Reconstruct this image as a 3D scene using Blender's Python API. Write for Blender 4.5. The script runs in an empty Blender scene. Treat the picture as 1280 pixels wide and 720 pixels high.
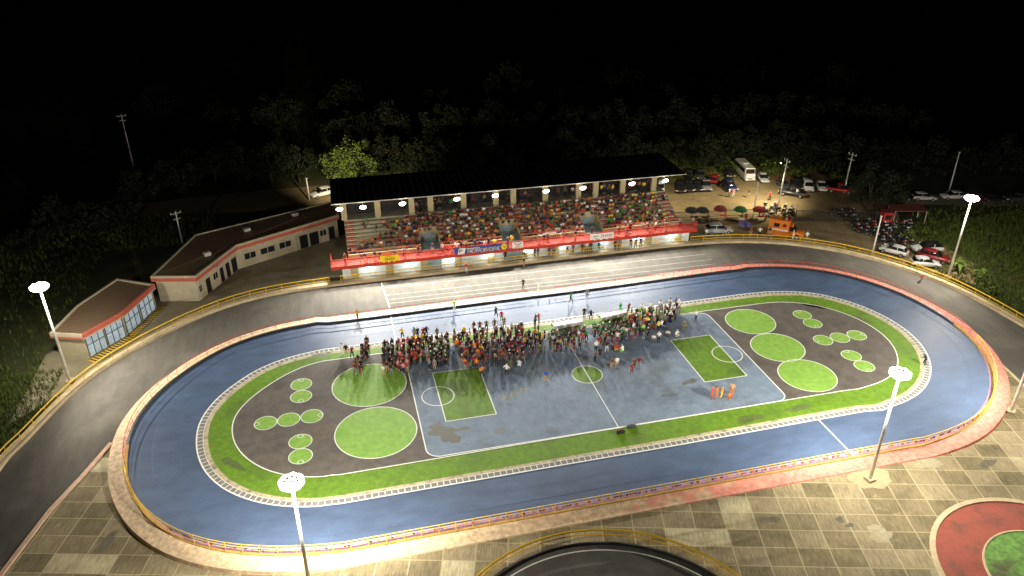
import bpy, bmesh, math, random
from mathutils import Vector, Matrix
random.seed(11)
R=math.radians
S=bpy.context.scene
C=S.collection
# ---------------------------------------------------------------- helpers
class MB:
    """collects faces (with a material index each) and links them as one mesh object"""
    def __init__(s): s.v=[]; s.f=[]; s.m=[]
    def add(s,vs,fs,mi=0):
        o=len(s.v); s.v+= [tuple(v) for v in vs]; s.f+=[tuple(i+o for i in f) for f in fs]; s.m+=[mi]*len(fs)
    def box(s,c,d,rz=0,mi=0,top=(1,1)):
        cx,cy,cz=c; dx,dy,dz=[q/2 for q in d]; ca,sa=math.cos(rz),math.sin(rz); vs=[]
        for z,k in ((-dz,(1,1)),(dz,top)):
            for x,y in ((-dx,-dy),(dx,-dy),(dx,dy),(-dx,dy)):
                x*=k[0]; y*=k[1]; vs.append((cx+x*ca-y*sa,cy+x*sa+y*ca,cz+z))
        s.add(vs,[(3,2,1,0),(4,5,6,7),(0,1,5,4),(1,2,6,5),(2,3,7,6),(3,0,4,7)],mi)
    def tube(s,pts,r,n=6,mi=0,cap=True):
        pts=[Vector(p) for p in pts]; rs=r if isinstance(r,(list,tuple)) else [r]*len(pts); rings=[]
        for i,p in enumerate(pts):
            d=(pts[min(i+1,len(pts)-1)]-pts[max(i-1,0)]).normalized()
            up=Vector((0,0,1)) if abs(d.z)<.95 else Vector((1,0,0))
            a=d.cross(up).normalized(); b=a.cross(d).normalized()
            rings.append([p+(a*math.cos(2*math.pi*k/n)+b*math.sin(2*math.pi*k/n))*rs[i] for k in range(n)])
        vs=[v for g in rings for v in g]; fs=[]
        for i in range(len(pts)-1):
            for k in range(n):
                k2=(k+1)%n; fs.append((i*n+k,i*n+k2,(i+1)*n+k2,(i+1)*n+k))
        if cap: fs.append(tuple(range(n))[::-1]); fs.append(tuple((len(pts)-1)*n+k for k in range(n)))
        s.add(vs,fs,mi)
    def strip(s,A,B,mi=0,closed=False):
        n=len(A); vs=[tuple(p) for p in A]+[tuple(p) for p in B]; fs=[]
        for i in range(n if closed else n-1):
            j=(i+1)%n; fs.append((i,j,n+j,n+i))
        s.add(vs,fs,mi)
    def ngon(s,pts,mi=0): s.add(pts,[tuple(range(len(pts)))],mi)
    def prism(s,pts,z0,z1,mi=0,mtop=None):
        n=len(pts); vs=[(p[0],p[1],z0) for p in pts]+[(p[0],p[1],z1) for p in pts]
        s.add(vs,[(i,(i+1)%n,n+(i+1)%n,n+i) for i in range(n)],mi)
        s.add(vs,[tuple(range(n,2*n))],mi if mtop is None else mtop)
    def build(s,name,mats,parent=None,smooth=False,loc=None,rz=0):
        me=bpy.data.meshes.new(name); me.from_pydata(s.v,[],s.f)
        if not isinstance(mats,(list,tuple)): mats=[mats]
        for m in mats: me.materials.append(m)
        me.polygons.foreach_set('material_index',s.m)
        if smooth: me.polygons.foreach_set('use_smooth',[True]*len(s.f))
        me.update(); bm=bmesh.new(); bm.from_mesh(me); bmesh.ops.recalc_face_normals(bm,faces=bm.faces) if smooth or len(s.f)<4000 else None
        bm.to_mesh(me); bm.free()
        o=bpy.data.objects.new(name,me); C.objects.link(o)
        if parent: o.parent=parent
        if loc: o.location=loc
        o.rotation_euler.z=rz
        return o
def tag(o,label=None,cat=None,group=None,kind=None):
    if label: o['label']=label
    if cat: o['category']=cat
    if group: o['group']=group
    if kind: o['kind']=kind
    return o
def thing(name,label,cat,loc=(0,0,0),rz=0,group=None):
    o=bpy.data.objects.new(name,None); C.objects.link(o); o.location=loc; o.rotation_euler=(0,0,rz)
    o.empty_display_size=.2
    return tag(o,label,cat,group)
def struct(o): o['kind']='structure'; return o
def dup(root,loc,rz,label,group=None):
    r=root.copy(); C.objects.link(r); r.location=loc; r.rotation_euler=(0,0,rz); r['label']=label
    if group: r['group']=group
    for ch in list(root.children):
        c=ch.copy(); C.objects.link(c); c.parent=r
        for g in ch.children:
            d=g.copy(); C.objects.link(d); d.parent=c
    return r
# ---------------------------------------------------------------- materials
def lin(h):
    h=h.lstrip('#'); v=[int(h[i:i+2],16)/255 for i in (0,2,4)]
    return tuple(c/12.92 if c<=.04045 else ((c+.055)/1.055)**2.4 for c in v)+(1,)
def mat(name,col,rough=.7,var=.15,scale=.6,metal=0,spec=.3,stain=None,stain_amt=.5,stain_scale=.25,bump=0,stretch=None,emit=None,es=0):
    m=bpy.data.materials.new(name); m.use_nodes=True; nt=m.node_tree; N=nt.nodes; L=nt.links; b=N['Principled BSDF']
    b.inputs['Roughness'].default_value=rough; b.inputs['Metallic'].default_value=metal; b.inputs['Specular IOR Level'].default_value=spec
    if emit: b.inputs['Emission Color'].default_value=emit; b.inputs['Emission Strength'].default_value=es
    if var==0: b.inputs['Base Color'].default_value=col; return m
    tc=N.new('ShaderNodeNewGeometry'); mp=N.new('ShaderNodeMapping'); L.new(tc.outputs['Position'],mp.inputs[0])
    if stretch: mp.inputs['Scale'].default_value=stretch
    n=N.new('ShaderNodeTexNoise'); n.inputs['Scale'].default_value=scale; n.inputs['Detail'].default_value=9; n.inputs['Roughness'].default_value=.65; L.new(mp.outputs[0],n.inputs[0])
    rmp=N.new('ShaderNodeMapRange'); rmp.inputs[1].default_value=.3; rmp.inputs[2].default_value=.7; rmp.inputs[3].default_value=1-var; rmp.inputs[4].default_value=1+var; L.new(n.outputs[0],rmp.inputs[0])
    mx=N.new('ShaderNodeMix'); mx.data_type='RGBA'; mx.blend_type='MULTIPLY'; mx.inputs[0].default_value=1; mx.inputs[6].default_value=col; L.new(rmp.outputs[0],mx.inputs[7])
    out=mx.outputs[2]
    if stain:
        n2=N.new('ShaderNodeTexNoise'); n2.inputs['Scale'].default_value=stain_scale; n2.inputs['Detail'].default_value=8; n2.inputs['Roughness'].default_value=.6; L.new(tc.outputs['Position'],n2.inputs[0])
        r2=N.new('ShaderNodeMapRange'); r2.inputs[1].default_value=.52; r2.inputs[2].default_value=.66; r2.inputs[4].default_value=stain_amt; L.new(n2.outputs[0],r2.inputs[0])
        m2=N.new('ShaderNodeMix'); m2.data_type='RGBA'; m2.inputs[7].default_value=stain; L.new(out,m2.inputs[6]); L.new(r2.outputs[0],m2.inputs[0]); out=m2.outputs[2]
        rr=N.new('ShaderNodeMapRange'); rr.inputs[3].default_value=rough-.08; rr.inputs[4].default_value=min(1,rough+.12); L.new(n.outputs[0],rr.inputs[0]); L.new(rr.outputs[0],b.inputs['Roughness'])
    L.new(out,b.inputs['Base Color'])
    if bump:
        bp=N.new('ShaderNodeBump'); bp.inputs['Strength'].default_value=bump; bp.inputs['Distance'].default_value=.05; L.new(n.outputs[0],bp.inputs['Height']); L.new(bp.outputs[0],b.inputs['Normal'])
    return m
M={}
M['asphalt']=mat('asphalt',(.098,.090,.078,1),.85,.2,1.1,spec=.12,stain=(.17,.16,.13,1),stain_amt=.55,stain_scale=.12,bump=.2,stretch=(1,.22,1))
M['blue']=mat('blue_track_paint',(.058,.088,.155,1),.52,.22,.7,stain=(.045,.06,.095,1),stain_amt=.4,stain_scale=.16,stretch=(.5,1,1),spec=.2)
M['court']=mat('court_paint',(.165,.215,.285,1),.7,.2,.8,stain=(.10,.115,.13,1),stain_amt=.75,stain_scale=.18,spec=.12)
M['darkcourt']=mat('dark_court_paint',(.105,.092,.08,1),.7,.25,.9,stain=(.05,.045,.04,1),stain_amt=.6,stain_scale=.2,spec=.15)
M['green']=mat('green_paint',(.105,.20,.014,1),.65,.3,1.6,stain=(.07,.12,.018,1),stain_amt=.8,stain_scale=.16,spec=.15)
M['lime']=mat('lime_paint',(.20,.36,.06,1),.65,.2,1.8,stain=(.14,.30,.035,1),stain_amt=.6,stain_scale=.3,spec=.15)
M['white_line']=mat('white_line_paint',(.75,.75,.70,1),.6,.12,3)
M['curb']=mat('curb_concrete',(.42,.36,.24,1),.8,.3,2.5,stain=(.10,.09,.05,1),stain_amt=.8,stain_scale=1.2)
M['curb_inner']=mat('drain_strip',(.17,.16,.15,1),.7,.3,2)
M['pink']=mat('worn_pink_apron',(.62,.22,.17,1),.75,.22,1.5,stain=(.50,.40,.25,1),stain_amt=.85,stain_scale=.22,bump=.2)
M['cream']=mat('cream_concrete',(.56,.45,.28,1),.8,.22,1.4,stain=(.25,.20,.12,1),stain_amt=.5,stain_scale=.7,bump=.2)
M['apron_pale']=mat('pale_apron',(.62,.43,.30,1),.8,.22,1.4,stain=(.60,.27,.19,1),stain_amt=.6,stain_scale=.4,bump=.2)
M['mauve']=mat('mauve_edge_paint',(.26,.13,.21,1),.6,.25,1.2,stain=(.12,.09,.15,1),stain_amt=.8,stain_scale=.5)
M['kerbyellow']=mat('worn_yellow_kerb',(.42,.25,.06,1),.8,.3,1.5)
M['yellow']=mat('yellow_paint',(.80,.50,.03,1),.45,.12,2)
M['redrail']=mat('red_rail_paint',(.55,.07,.05,1),.45,.15,2)
M['red']=mat('red_paint',(.45,.035,.018,1),.55,.15,1.5)
M['redfloor']=mat('worn_red_floor',(.20,.035,.025,1),.8,.3,1.5)
M['salmon']=mat('salmon_fascia',(.55,.13,.09,1),.6,.12,2)
M['bench']=mat('bench_concrete',(.40,.37,.28,1),.85,.2,2)
M['polemat']=mat('pole_grey_paint',(.75,.73,.66,1),.6,.2,2)
M['dark']=mat('dark_steel_kerb_shade',(.03,.03,.03,1),.5,.1,3)
M['roof_black']=mat('black_sheet_roof',(.012,.012,.013,1),.75,.2,1)
M['pilaster']=mat('olive_cream_pilaster',(.42,.38,.22,1),.8,.12,2)
M['panel_white']=mat('pale_blue_wall',(.72,.80,.80,1),.7,.1,1.2)
M['panel_blue']=mat('grey_blue_wall',(.25,.36,.40,1),.7,.2,1.2)
M['block_wall']=None
M['white']=mat('white_paint',(.75,.75,.73,1),.5,.06,2)
M['steel']=mat('galvanised_steel',(.62,.60,.52,1),.45,.1,2,metal=.1)
M['trunk']=mat('bark',(.045,.035,.022,1),.9,.3,4)
M['dirt']=mat('dirt_lot',(.30,.225,.12,1),.95,.25,.5,stain=(.20,.17,.085,1),stain_amt=.7,stain_scale=.13,bump=.4)
M['yard']=mat('concrete_yard',(.27,.235,.15,1),.9,.2,.6,stain=(.16,.14,.09,1),stain_amt=.7,stain_scale=.2,bump=.2)
M['terrain']=mat('dark_field',(.045,.055,.02,1),.95,.5,.35,stain=(.11,.085,.04,1),stain_amt=.7,stain_scale=.05,bump=.5)
M['road']=mat('back_road',(.22,.18,.12,1),.9,.2,.8)
M['glass']=mat('dark_car_glass',(.012,.014,.016,1),.08,0,spec=.6)
M['tyre']=mat('tyre_rubber',(.012,.012,.012,1),.8,0)
M['rim']=mat('wheel_rim',(.45,.45,.45,1),.35,0,metal=.6)
M['black']=mat('black_plastic',(.015,.015,.016,1),.5,0)
M['headlight']=mat('headlight_glass',(.7,.7,.68,1),.15,0)
M['taillight']=mat('taillight_red',(.45,.01,.01,1),.25,0)
M['redclay']=mat('red_terracotta_paint',(.30,.07,.045,1),.7,.2,1,stain=(.15,.06,.035,1),stain_amt=.8,stain_scale=.45)
M['lawn']=mat('mottled_green_lawn',(.15,.30,.07,1),.9,.45,2,stain=(.10,.085,.05,1),stain_amt=.9,stain_scale=.35,bump=.5)
M['lens']=mat('lit_lamp_glass',(1,1,1,1),.3,0,emit=(1,.97,.84,1),es=11)
M['tube']=mat('added_tube_glass',(1,1,1,1),.4,0,emit=(.92,1,.97,1),es=2.5)
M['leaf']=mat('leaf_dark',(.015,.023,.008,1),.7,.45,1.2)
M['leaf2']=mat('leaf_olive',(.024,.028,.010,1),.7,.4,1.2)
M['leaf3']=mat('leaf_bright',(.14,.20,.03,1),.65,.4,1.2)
M['grass']=mat('grass_blades',(.085,.11,.02,1),.8,.5,1.5)
M['tile']=None
def tile_mat():
    m=bpy.data.materials.new('paving_slabs'); m.use_nodes=True; nt=m.node_tree; N=nt.nodes; L=nt.links; b=N['Principled BSDF']; b.inputs['Roughness'].default_value=.85; b.inputs['Specular IOR Level'].default_value=.25
    def math_(op,a,bb=None,c=None):
        n=N.new('ShaderNodeMath'); n.operation=op
        for i,x in enumerate((a,bb,c)):
            if x is None: continue
            if isinstance(x,(int,float)): n.inputs[i].default_value=x
            else: L.new(x,n.inputs[i])
        return n.outputs[0]
    g=N.new('ShaderNodeNewGeometry'); mp=N.new('ShaderNodeMapping'); mp.vector_type='POINT'; mp.inputs['Rotation'].default_value=(0,0,R(15.3)); L.new(g.outputs['Position'],mp.inputs[0])
    sx=N.new('ShaderNodeSeparateXYZ'); L.new(mp.outputs[0],sx.inputs[0])
    X=math_('ADD',math_('DIVIDE',sx.outputs[0],2.74),.08); Y=math_('ADD',math_('DIVIDE',sx.outputs[1],2.03),.62)
    fx,fy=math_('FLOOR',X),math_('FLOOR',Y); rx,ry=math_('FRACT',X),math_('FRACT',Y)
    cv=N.new('ShaderNodeCombineXYZ'); L.new(fx,cv.inputs[0]); L.new(fy,cv.inputs[1])
    wn=N.new('ShaderNodeTexWhiteNoise'); wn.noise_dimensions='2D'; L.new(cv.outputs[0],wn.inputs[0])
    cr=N.new('ShaderNodeValToRGB'); e=cr.color_ramp.elements; e[0].position=0; e[0].color=(.15,.125,.065,1); e[1].position=1; e[1].color=(.46,.41,.26,1)
    for p,c in ((.3,(.18,.145,.08,1)),(.55,(.215,.175,.10,1)),(.8,(.25,.205,.12,1)),(.93,(.285,.235,.14,1)),(.965,(.42,.37,.23,1))): q=e.new(p); q.color=c
    L.new(wn.outputs[0],cr.inputs[0])
    # brushed grooves across each slab + large grime + scuffed pale patches
    st=N.new('ShaderNodeMapping'); st.inputs['Scale'].default_value=(5.5,.5,1); L.new(mp.outputs[0],st.inputs[0])
    n1=N.new('ShaderNodeTexNoise'); n1.inputs['Scale'].default_value=1.6; n1.inputs['Detail'].default_value=6; L.new(st.outputs[0],n1.inputs[0])
    n2=N.new('ShaderNodeTexNoise'); n2.inputs['Scale'].default_value=.35; n2.inputs['Detail'].default_value=9; n2.inputs['Roughness'].default_value=.7; L.new(g.outputs['Position'],n2.inputs[0])
    v=math_('MULTIPLY',math_('ADD',math_('MULTIPLY',n1.outputs[0],1.5),.3),math_('ADD',math_('MULTIPLY',n2.outputs[0],1.6),.25))
    mx=N.new('ShaderNodeMix'); mx.data_type='RGBA'; mx.blend_type='MULTIPLY'; mx.inputs[0].default_value=1; L.new(cr.outputs[0],mx.inputs[6]); L.new(v,mx.inputs[7])
    n3=N.new('ShaderNodeTexNoise'); n3.inputs['Scale'].default_value=1.1; n3.inputs['Detail'].default_value=10; n3.inputs['Roughness'].default_value=.75; L.new(g.outputs['Position'],n3.inputs[0])
    pr=N.new('ShaderNodeMapRange'); pr.inputs[1].default_value=.58; pr.inputs[2].default_value=.66; pr.inputs[4].default_value=.6; L.new(n3.outputs[0],pr.inputs[0])
    m3=N.new('ShaderNodeMix'); m3.data_type='RGBA'; m3.inputs[7].default_value=(.42,.37,.22,1); L.new(mx.outputs[2],m3.inputs[6]); L.new(pr.outputs[0],m3.inputs[0])
    # joints: pale cement lines with uneven width
    wob=math_('MULTIPLY',n1.outputs[0],.02)
    jx=math_('MINIMUM',rx,math_('SUBTRACT',1,rx)); jy=math_('MINIMUM',ry,math_('SUBTRACT',1,ry))
    j=math_('MAXIMUM',math_('LESS_THAN',jx,math_('ADD',wob,.011)),math_('LESS_THAN',jy,math_('ADD',wob,.012)))
    j=math_('MULTIPLY',j,math_('ADD',math_('MULTIPLY',n2.outputs[0],1.0),.15))
    m4=N.new('ShaderNodeMix'); m4.data_type='RGBA'; m4.inputs[7].default_value=(.50,.43,.25,1); L.new(m3.outputs[2],m4.inputs[6]); L.new(j,m4.inputs[0])
    L.new(m4.outputs[2],b.inputs['Base Color'])
    bp=N.new('ShaderNodeBump'); bp.inputs['Strength'].default_value=.3; bp.inputs['Distance'].default_value=.03; L.new(n1.outputs[0],bp.inputs['Height']); L.new(bp.outputs[0],b.inputs['Normal'])
    return m
M['tile']=tile_mat()
def brick_mat(name,c1,c2,c3,sc,w=.5,h=.25,rot=0,wall=True):
    m=bpy.data.materials.new(name); m.use_nodes=True; nt=m.node_tree; N=nt.nodes; L=nt.links; b=N['Principled BSDF']; b.inputs['Roughness'].default_value=.85
    tc=N.new('ShaderNodeTexCoord'); sp=N.new('ShaderNodeSeparateXYZ'); L.new(tc.outputs['Object'],sp.inputs[0])
    ad=N.new('ShaderNodeMath'); ad.operation='ADD'; L.new(sp.outputs[0],ad.inputs[0]); L.new(sp.outputs[1],ad.inputs[1])
    cb=N.new('ShaderNodeCombineXYZ'); L.new(ad.outputs[0],cb.inputs[0]); L.new(sp.outputs[2],cb.inputs[1])
    br=N.new('ShaderNodeTexBrick'); br.inputs['Color1'].default_value=c1; br.inputs['Color2'].default_value=c2; br.inputs['Mortar'].default_value=c3; br.inputs['Scale'].default_value=sc; br.inputs['Brick Width'].default_value=w; br.inputs['Row Height'].default_value=h
    L.new(cb.outputs[0],br.inputs[0]); L.new(br.outputs[0],b.inputs['Base Color']); return m
M['block_wall']=brick_mat('textured_block_wall',(.52,.46,.32,1),(.40,.35,.24,1),(.50,.44,.28,1),2.0)
def corrugated():
    m=bpy.data.materials.new('brown_corrugated_roof'); m.use_nodes=True; nt=m.node_tree; N=nt.nodes; L=nt.links; b=N['Principled BSDF']; b.inputs['Roughness'].default_value=.6
    tc=N.new('ShaderNodeTexCoord'); w=N.new('ShaderNodeTexWave'); w.bands_direction='Y'; w.inputs['Scale'].default_value=.55; w.inputs['Distortion'].default_value=.3
    L.new(tc.outputs['Object'],w.inputs[0]); cr=N.new('ShaderNodeValToRGB'); cr.color_ramp.elements[0].color=(.13,.085,.05,1); cr.color_ramp.elements[1].color=(.22,.145,.085,1); L.new(w.outputs[0],cr.inputs[0]); L.new(cr.outputs[0],b.inputs['Base Color'])
    bp=N.new('ShaderNodeBump'); bp.inputs['Strength'].default_value=.6; L.new(w.outputs[0],bp.inputs['Height']); L.new(bp.outputs[0],b.inputs['Normal']); return m
M['roof_brown']=corrugated()
PAL={'black':(.02,.02,.022),'white':(.75,.75,.73),'maroon':(.16,.02,.025),'darkred':(.25,.02,.02),'red':(.60,.03,.025),'brown':(.12,.06,.035),'olive':(.14,.13,.05),'grey':(.22,.22,.23),
 'navy':(.02,.03,.10),'blue':(.02,.10,.50),'yellow':(.80,.55,.02),'orange':(.72,.20,.02),'orangered':(.72,.08,.02),'orangewhite':(.78,.42,.18),'lime':(.35,.70,.08),'green':(.02,.30,.07),'darkgreen':(.015,.09,.03),
 'pink':(.70,.25,.28),'tan':(.40,.28,.15),'skin':(.32,.16,.09),'purple':(.20,.16,.42),'silver':(.50,.52,.53),'darkgrey':(.06,.065,.07),'skin2':(.42,.24,.15)}
CLO={k:mat('cloth_'+k,v+(1,),.85,.12,6) for k,v in PAL.items()}
PAINT={k:mat('car_paint_'+k,PAL[k]+(1,),.28,.05,2,spec=.6) for k in ('white','silver','darkgrey','red','navy','darkred','grey','black','orange')}

def apron_mat():
    m=bpy.data.materials.new('worn_pink_painted_apron'); m.use_nodes=True; nt=m.node_tree; N=nt.nodes; L=nt.links; b=N['Principled BSDF']; b.inputs['Roughness'].default_value=.8
    g=N.new('ShaderNodeNewGeometry'); sp=N.new('ShaderNodeSeparateXYZ'); L.new(g.outputs['Position'],sp.inputs[0])
    n=N.new('ShaderNodeTexNoise'); n.inputs['Scale'].default_value=.55; n.inputs['Detail'].default_value=10; n.inputs['Roughness'].default_value=.7; L.new(g.outputs['Position'],n.inputs[0])
    r=N.new('ShaderNodeMapRange'); r.inputs[1].default_value=-20; r.inputs[2].default_value=26; r.inputs[3].default_value=-.28; r.inputs[4].default_value=.30; L.new(sp.outputs[0],r.inputs[0])
    a=N.new('ShaderNodeMath'); a.operation='ADD'; L.new(n.outputs[0],a.inputs[0]); L.new(r.outputs[0],a.inputs[1])
    q=N.new('ShaderNodeMapRange'); q.inputs[1].default_value=.42; q.inputs[2].default_value=.58; L.new(a.outputs[0],q.inputs[0])
    mx=N.new('ShaderNodeMix'); mx.data_type='RGBA'; mx.inputs[6].default_value=(.66,.49,.31,1); mx.inputs[7].default_value=(.66,.23,.17,1); L.new(q.outputs[0],mx.inputs[0])
    n2=N.new('ShaderNodeTexNoise'); n2.inputs['Scale'].default_value=2.2; n2.inputs['Detail'].default_value=8; L.new(g.outputs['Position'],n2.inputs[0])
    v=N.new('ShaderNodeMapRange'); v.inputs[1].default_value=.3; v.inputs[2].default_value=.7; v.inputs[3].default_value=.65; v.inputs[4].default_value=1.25; L.new(n2.outputs[0],v.inputs[0])
    m2=N.new('ShaderNodeMix'); m2.data_type='RGBA'; m2.blend_type='MULTIPLY'; m2.inputs[0].default_value=1; L.new(mx.outputs[2],m2.inputs[6]); L.new(v.outputs[0],m2.inputs[7]); L.new(m2.outputs[2],b.inputs['Base Color']); return m
M['apron']=apron_mat()
CARS=[('suv', 'silver', 'silver grey estate car parked beside the outer yellow rail near the stand', 34.08, 33.58, -9.2, 3.9), ('ambulance', 'orange', 'orange emergency van with a tall box body parked by the yellow rail', 43.99, 29.79, -39.9, 5.1), ('minibus', 'white', 'white minibus facing the camera at the back of the dirt car park', 51.94, 57.28, -100.1, 7.4), ('hatch', 'silver', 'small silver car parked just right of the white minibus', 54.1, 54.12, -106.4, 4.9), ('pickup', 'darkgrey', 'dark grey pickup truck parked broadside behind the tall leaning pole', 55.19, 45.69, 139.6, 3.7), ('van', 'white', 'white people carrier facing forward, left one of the white pair on the dirt lot', 59.83, 47.99, -114.9, 6.0), ('hatch', 'white', 'white hatchback facing forward, right one of the white pair on the dirt lot', 62.28, 47.38, -113.1, 6.0), ('pickup', 'red', 'red pickup truck half hidden at the right edge of the dirt lot', 64.64, 45.01, -34.9, 2.3), ('suv', 'navy', 'dark blue car with light bumper left of the white minibus', 45.8, 51.73, -98.3, 6.4), ('hatch', 'darkred', 'dark red car deep in the shade at the back of the car park', 44.82, 55.98, 56.1, 5.2), ('pickup', 'grey', 'grey pickup with a pale tailgate, last of the dark row beside the stand', 41.45, 52.81, -107.4, 6.4), ('suv', 'black', 'black car in the dark row between the white van and the pickup', 38.15, 53.19, -109.5, 5.5), ('hatch', 'black', 'black hatchback in the dark row next to the grey pickup', 39.77, 53.01, -109.1, 5.9), ('suv', 'black', 'black car half under the end of the grandstand roof, front row', 36.44, 53.17, -110.5, 5.5), ('hatch', 'darkgrey', 'dark grey car in the second dark row behind the grey pickup', 43.23, 58.7, -107.6, 5.0), ('suv', 'black', 'black car in the second dark row nearest the stand roof', 40.75, 58.62, -107.9, 4.6), ('hatch', 'black', 'black car parked left of the minibus rear wheels', 49.28, 58.38, -106.9, 4.7), ('suv', 'black', 'black car in the shade between the dark grey pickup and white pair', 58.27, 49.25, -112.9, 5.2), ('hatch', 'darkgrey', 'dark grey car behind the dark grey pickup truck', 56.02, 50.24, -110.0, 4.3), ('van', 'white', 'white van seen just past the right end of the stand', 32.61, 53.91, -108.7, 5.0), ('suv', 'white', 'white car parked behind the long low building on the left', -27.98, 66.25, -156.4, 3.3), ('hatch', 'white', 'white hatchback nearest the light pole, parked along the yellow rail', 56.47, 19.81, 126.3, 3.2), ('suv', 'white', 'large white car with black roof glass behind the dark red car', 61.94, 19.18, 166.0, 4.5), ('suv', 'darkred', 'dark red car parked between two white cars on the right', 60.75, 16.41, -47.8, 3.5), ('hatch', 'white', 'small white hatchback lowest of the group beside the yellow rail', 58.06, 14.95, -25.2, 2.8), ('hatch', 'white', 'white sedan on the back road, right of the dark cars', 76.9, 37.98, -20.8, 3.3), ('hatch', 'white', 'white sedan on the back road, nearest the far right floodlight', 82.44, 37.21, 165.9, 4.2), ('hatch', 'black', 'dark car on the back road beside the big shadowy tree', 73.04, 39.36, 158.7, 3.2), ('hatch', 'black', 'dark car on the back road just right of the floodlight head', 88.61, 34.45, -14.0, 3.7), ('hatch', 'darkgrey', 'dark grey car at the far right end of the back road', 92.72, 33.42, 166.0, 3.6)]
POLES=[('concrete utility pole leaning right beside the orange van, tallest in the car park', 48.86, 40.06, 9.3), ('utility pole with wires at the right end of the dirt lot', 65.43, 44.81, 7.6), ('pale lamp pole standing between the parked motorcycles and yellow rail', 53.02, 20.22, 6.3), ('slim pole behind the silver estate car and purple parasol', 42.8, 37.85, 6.3), ('thin pole behind the back road at the far right', 84.21, 40.12, 7.6), ('lone tall pole in the dark field at far left', -64.5, 92.2, 10.7), ('short utility pole with crossarms behind the long low building', -50.19, 50.58, 5.4), ('pale pole beside the white car behind the low building', -30.36, 64.58, 4.1), ('pole in front of the brightly lit tree behind the stand', -21.62, 74.63, 5.1)]
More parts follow.
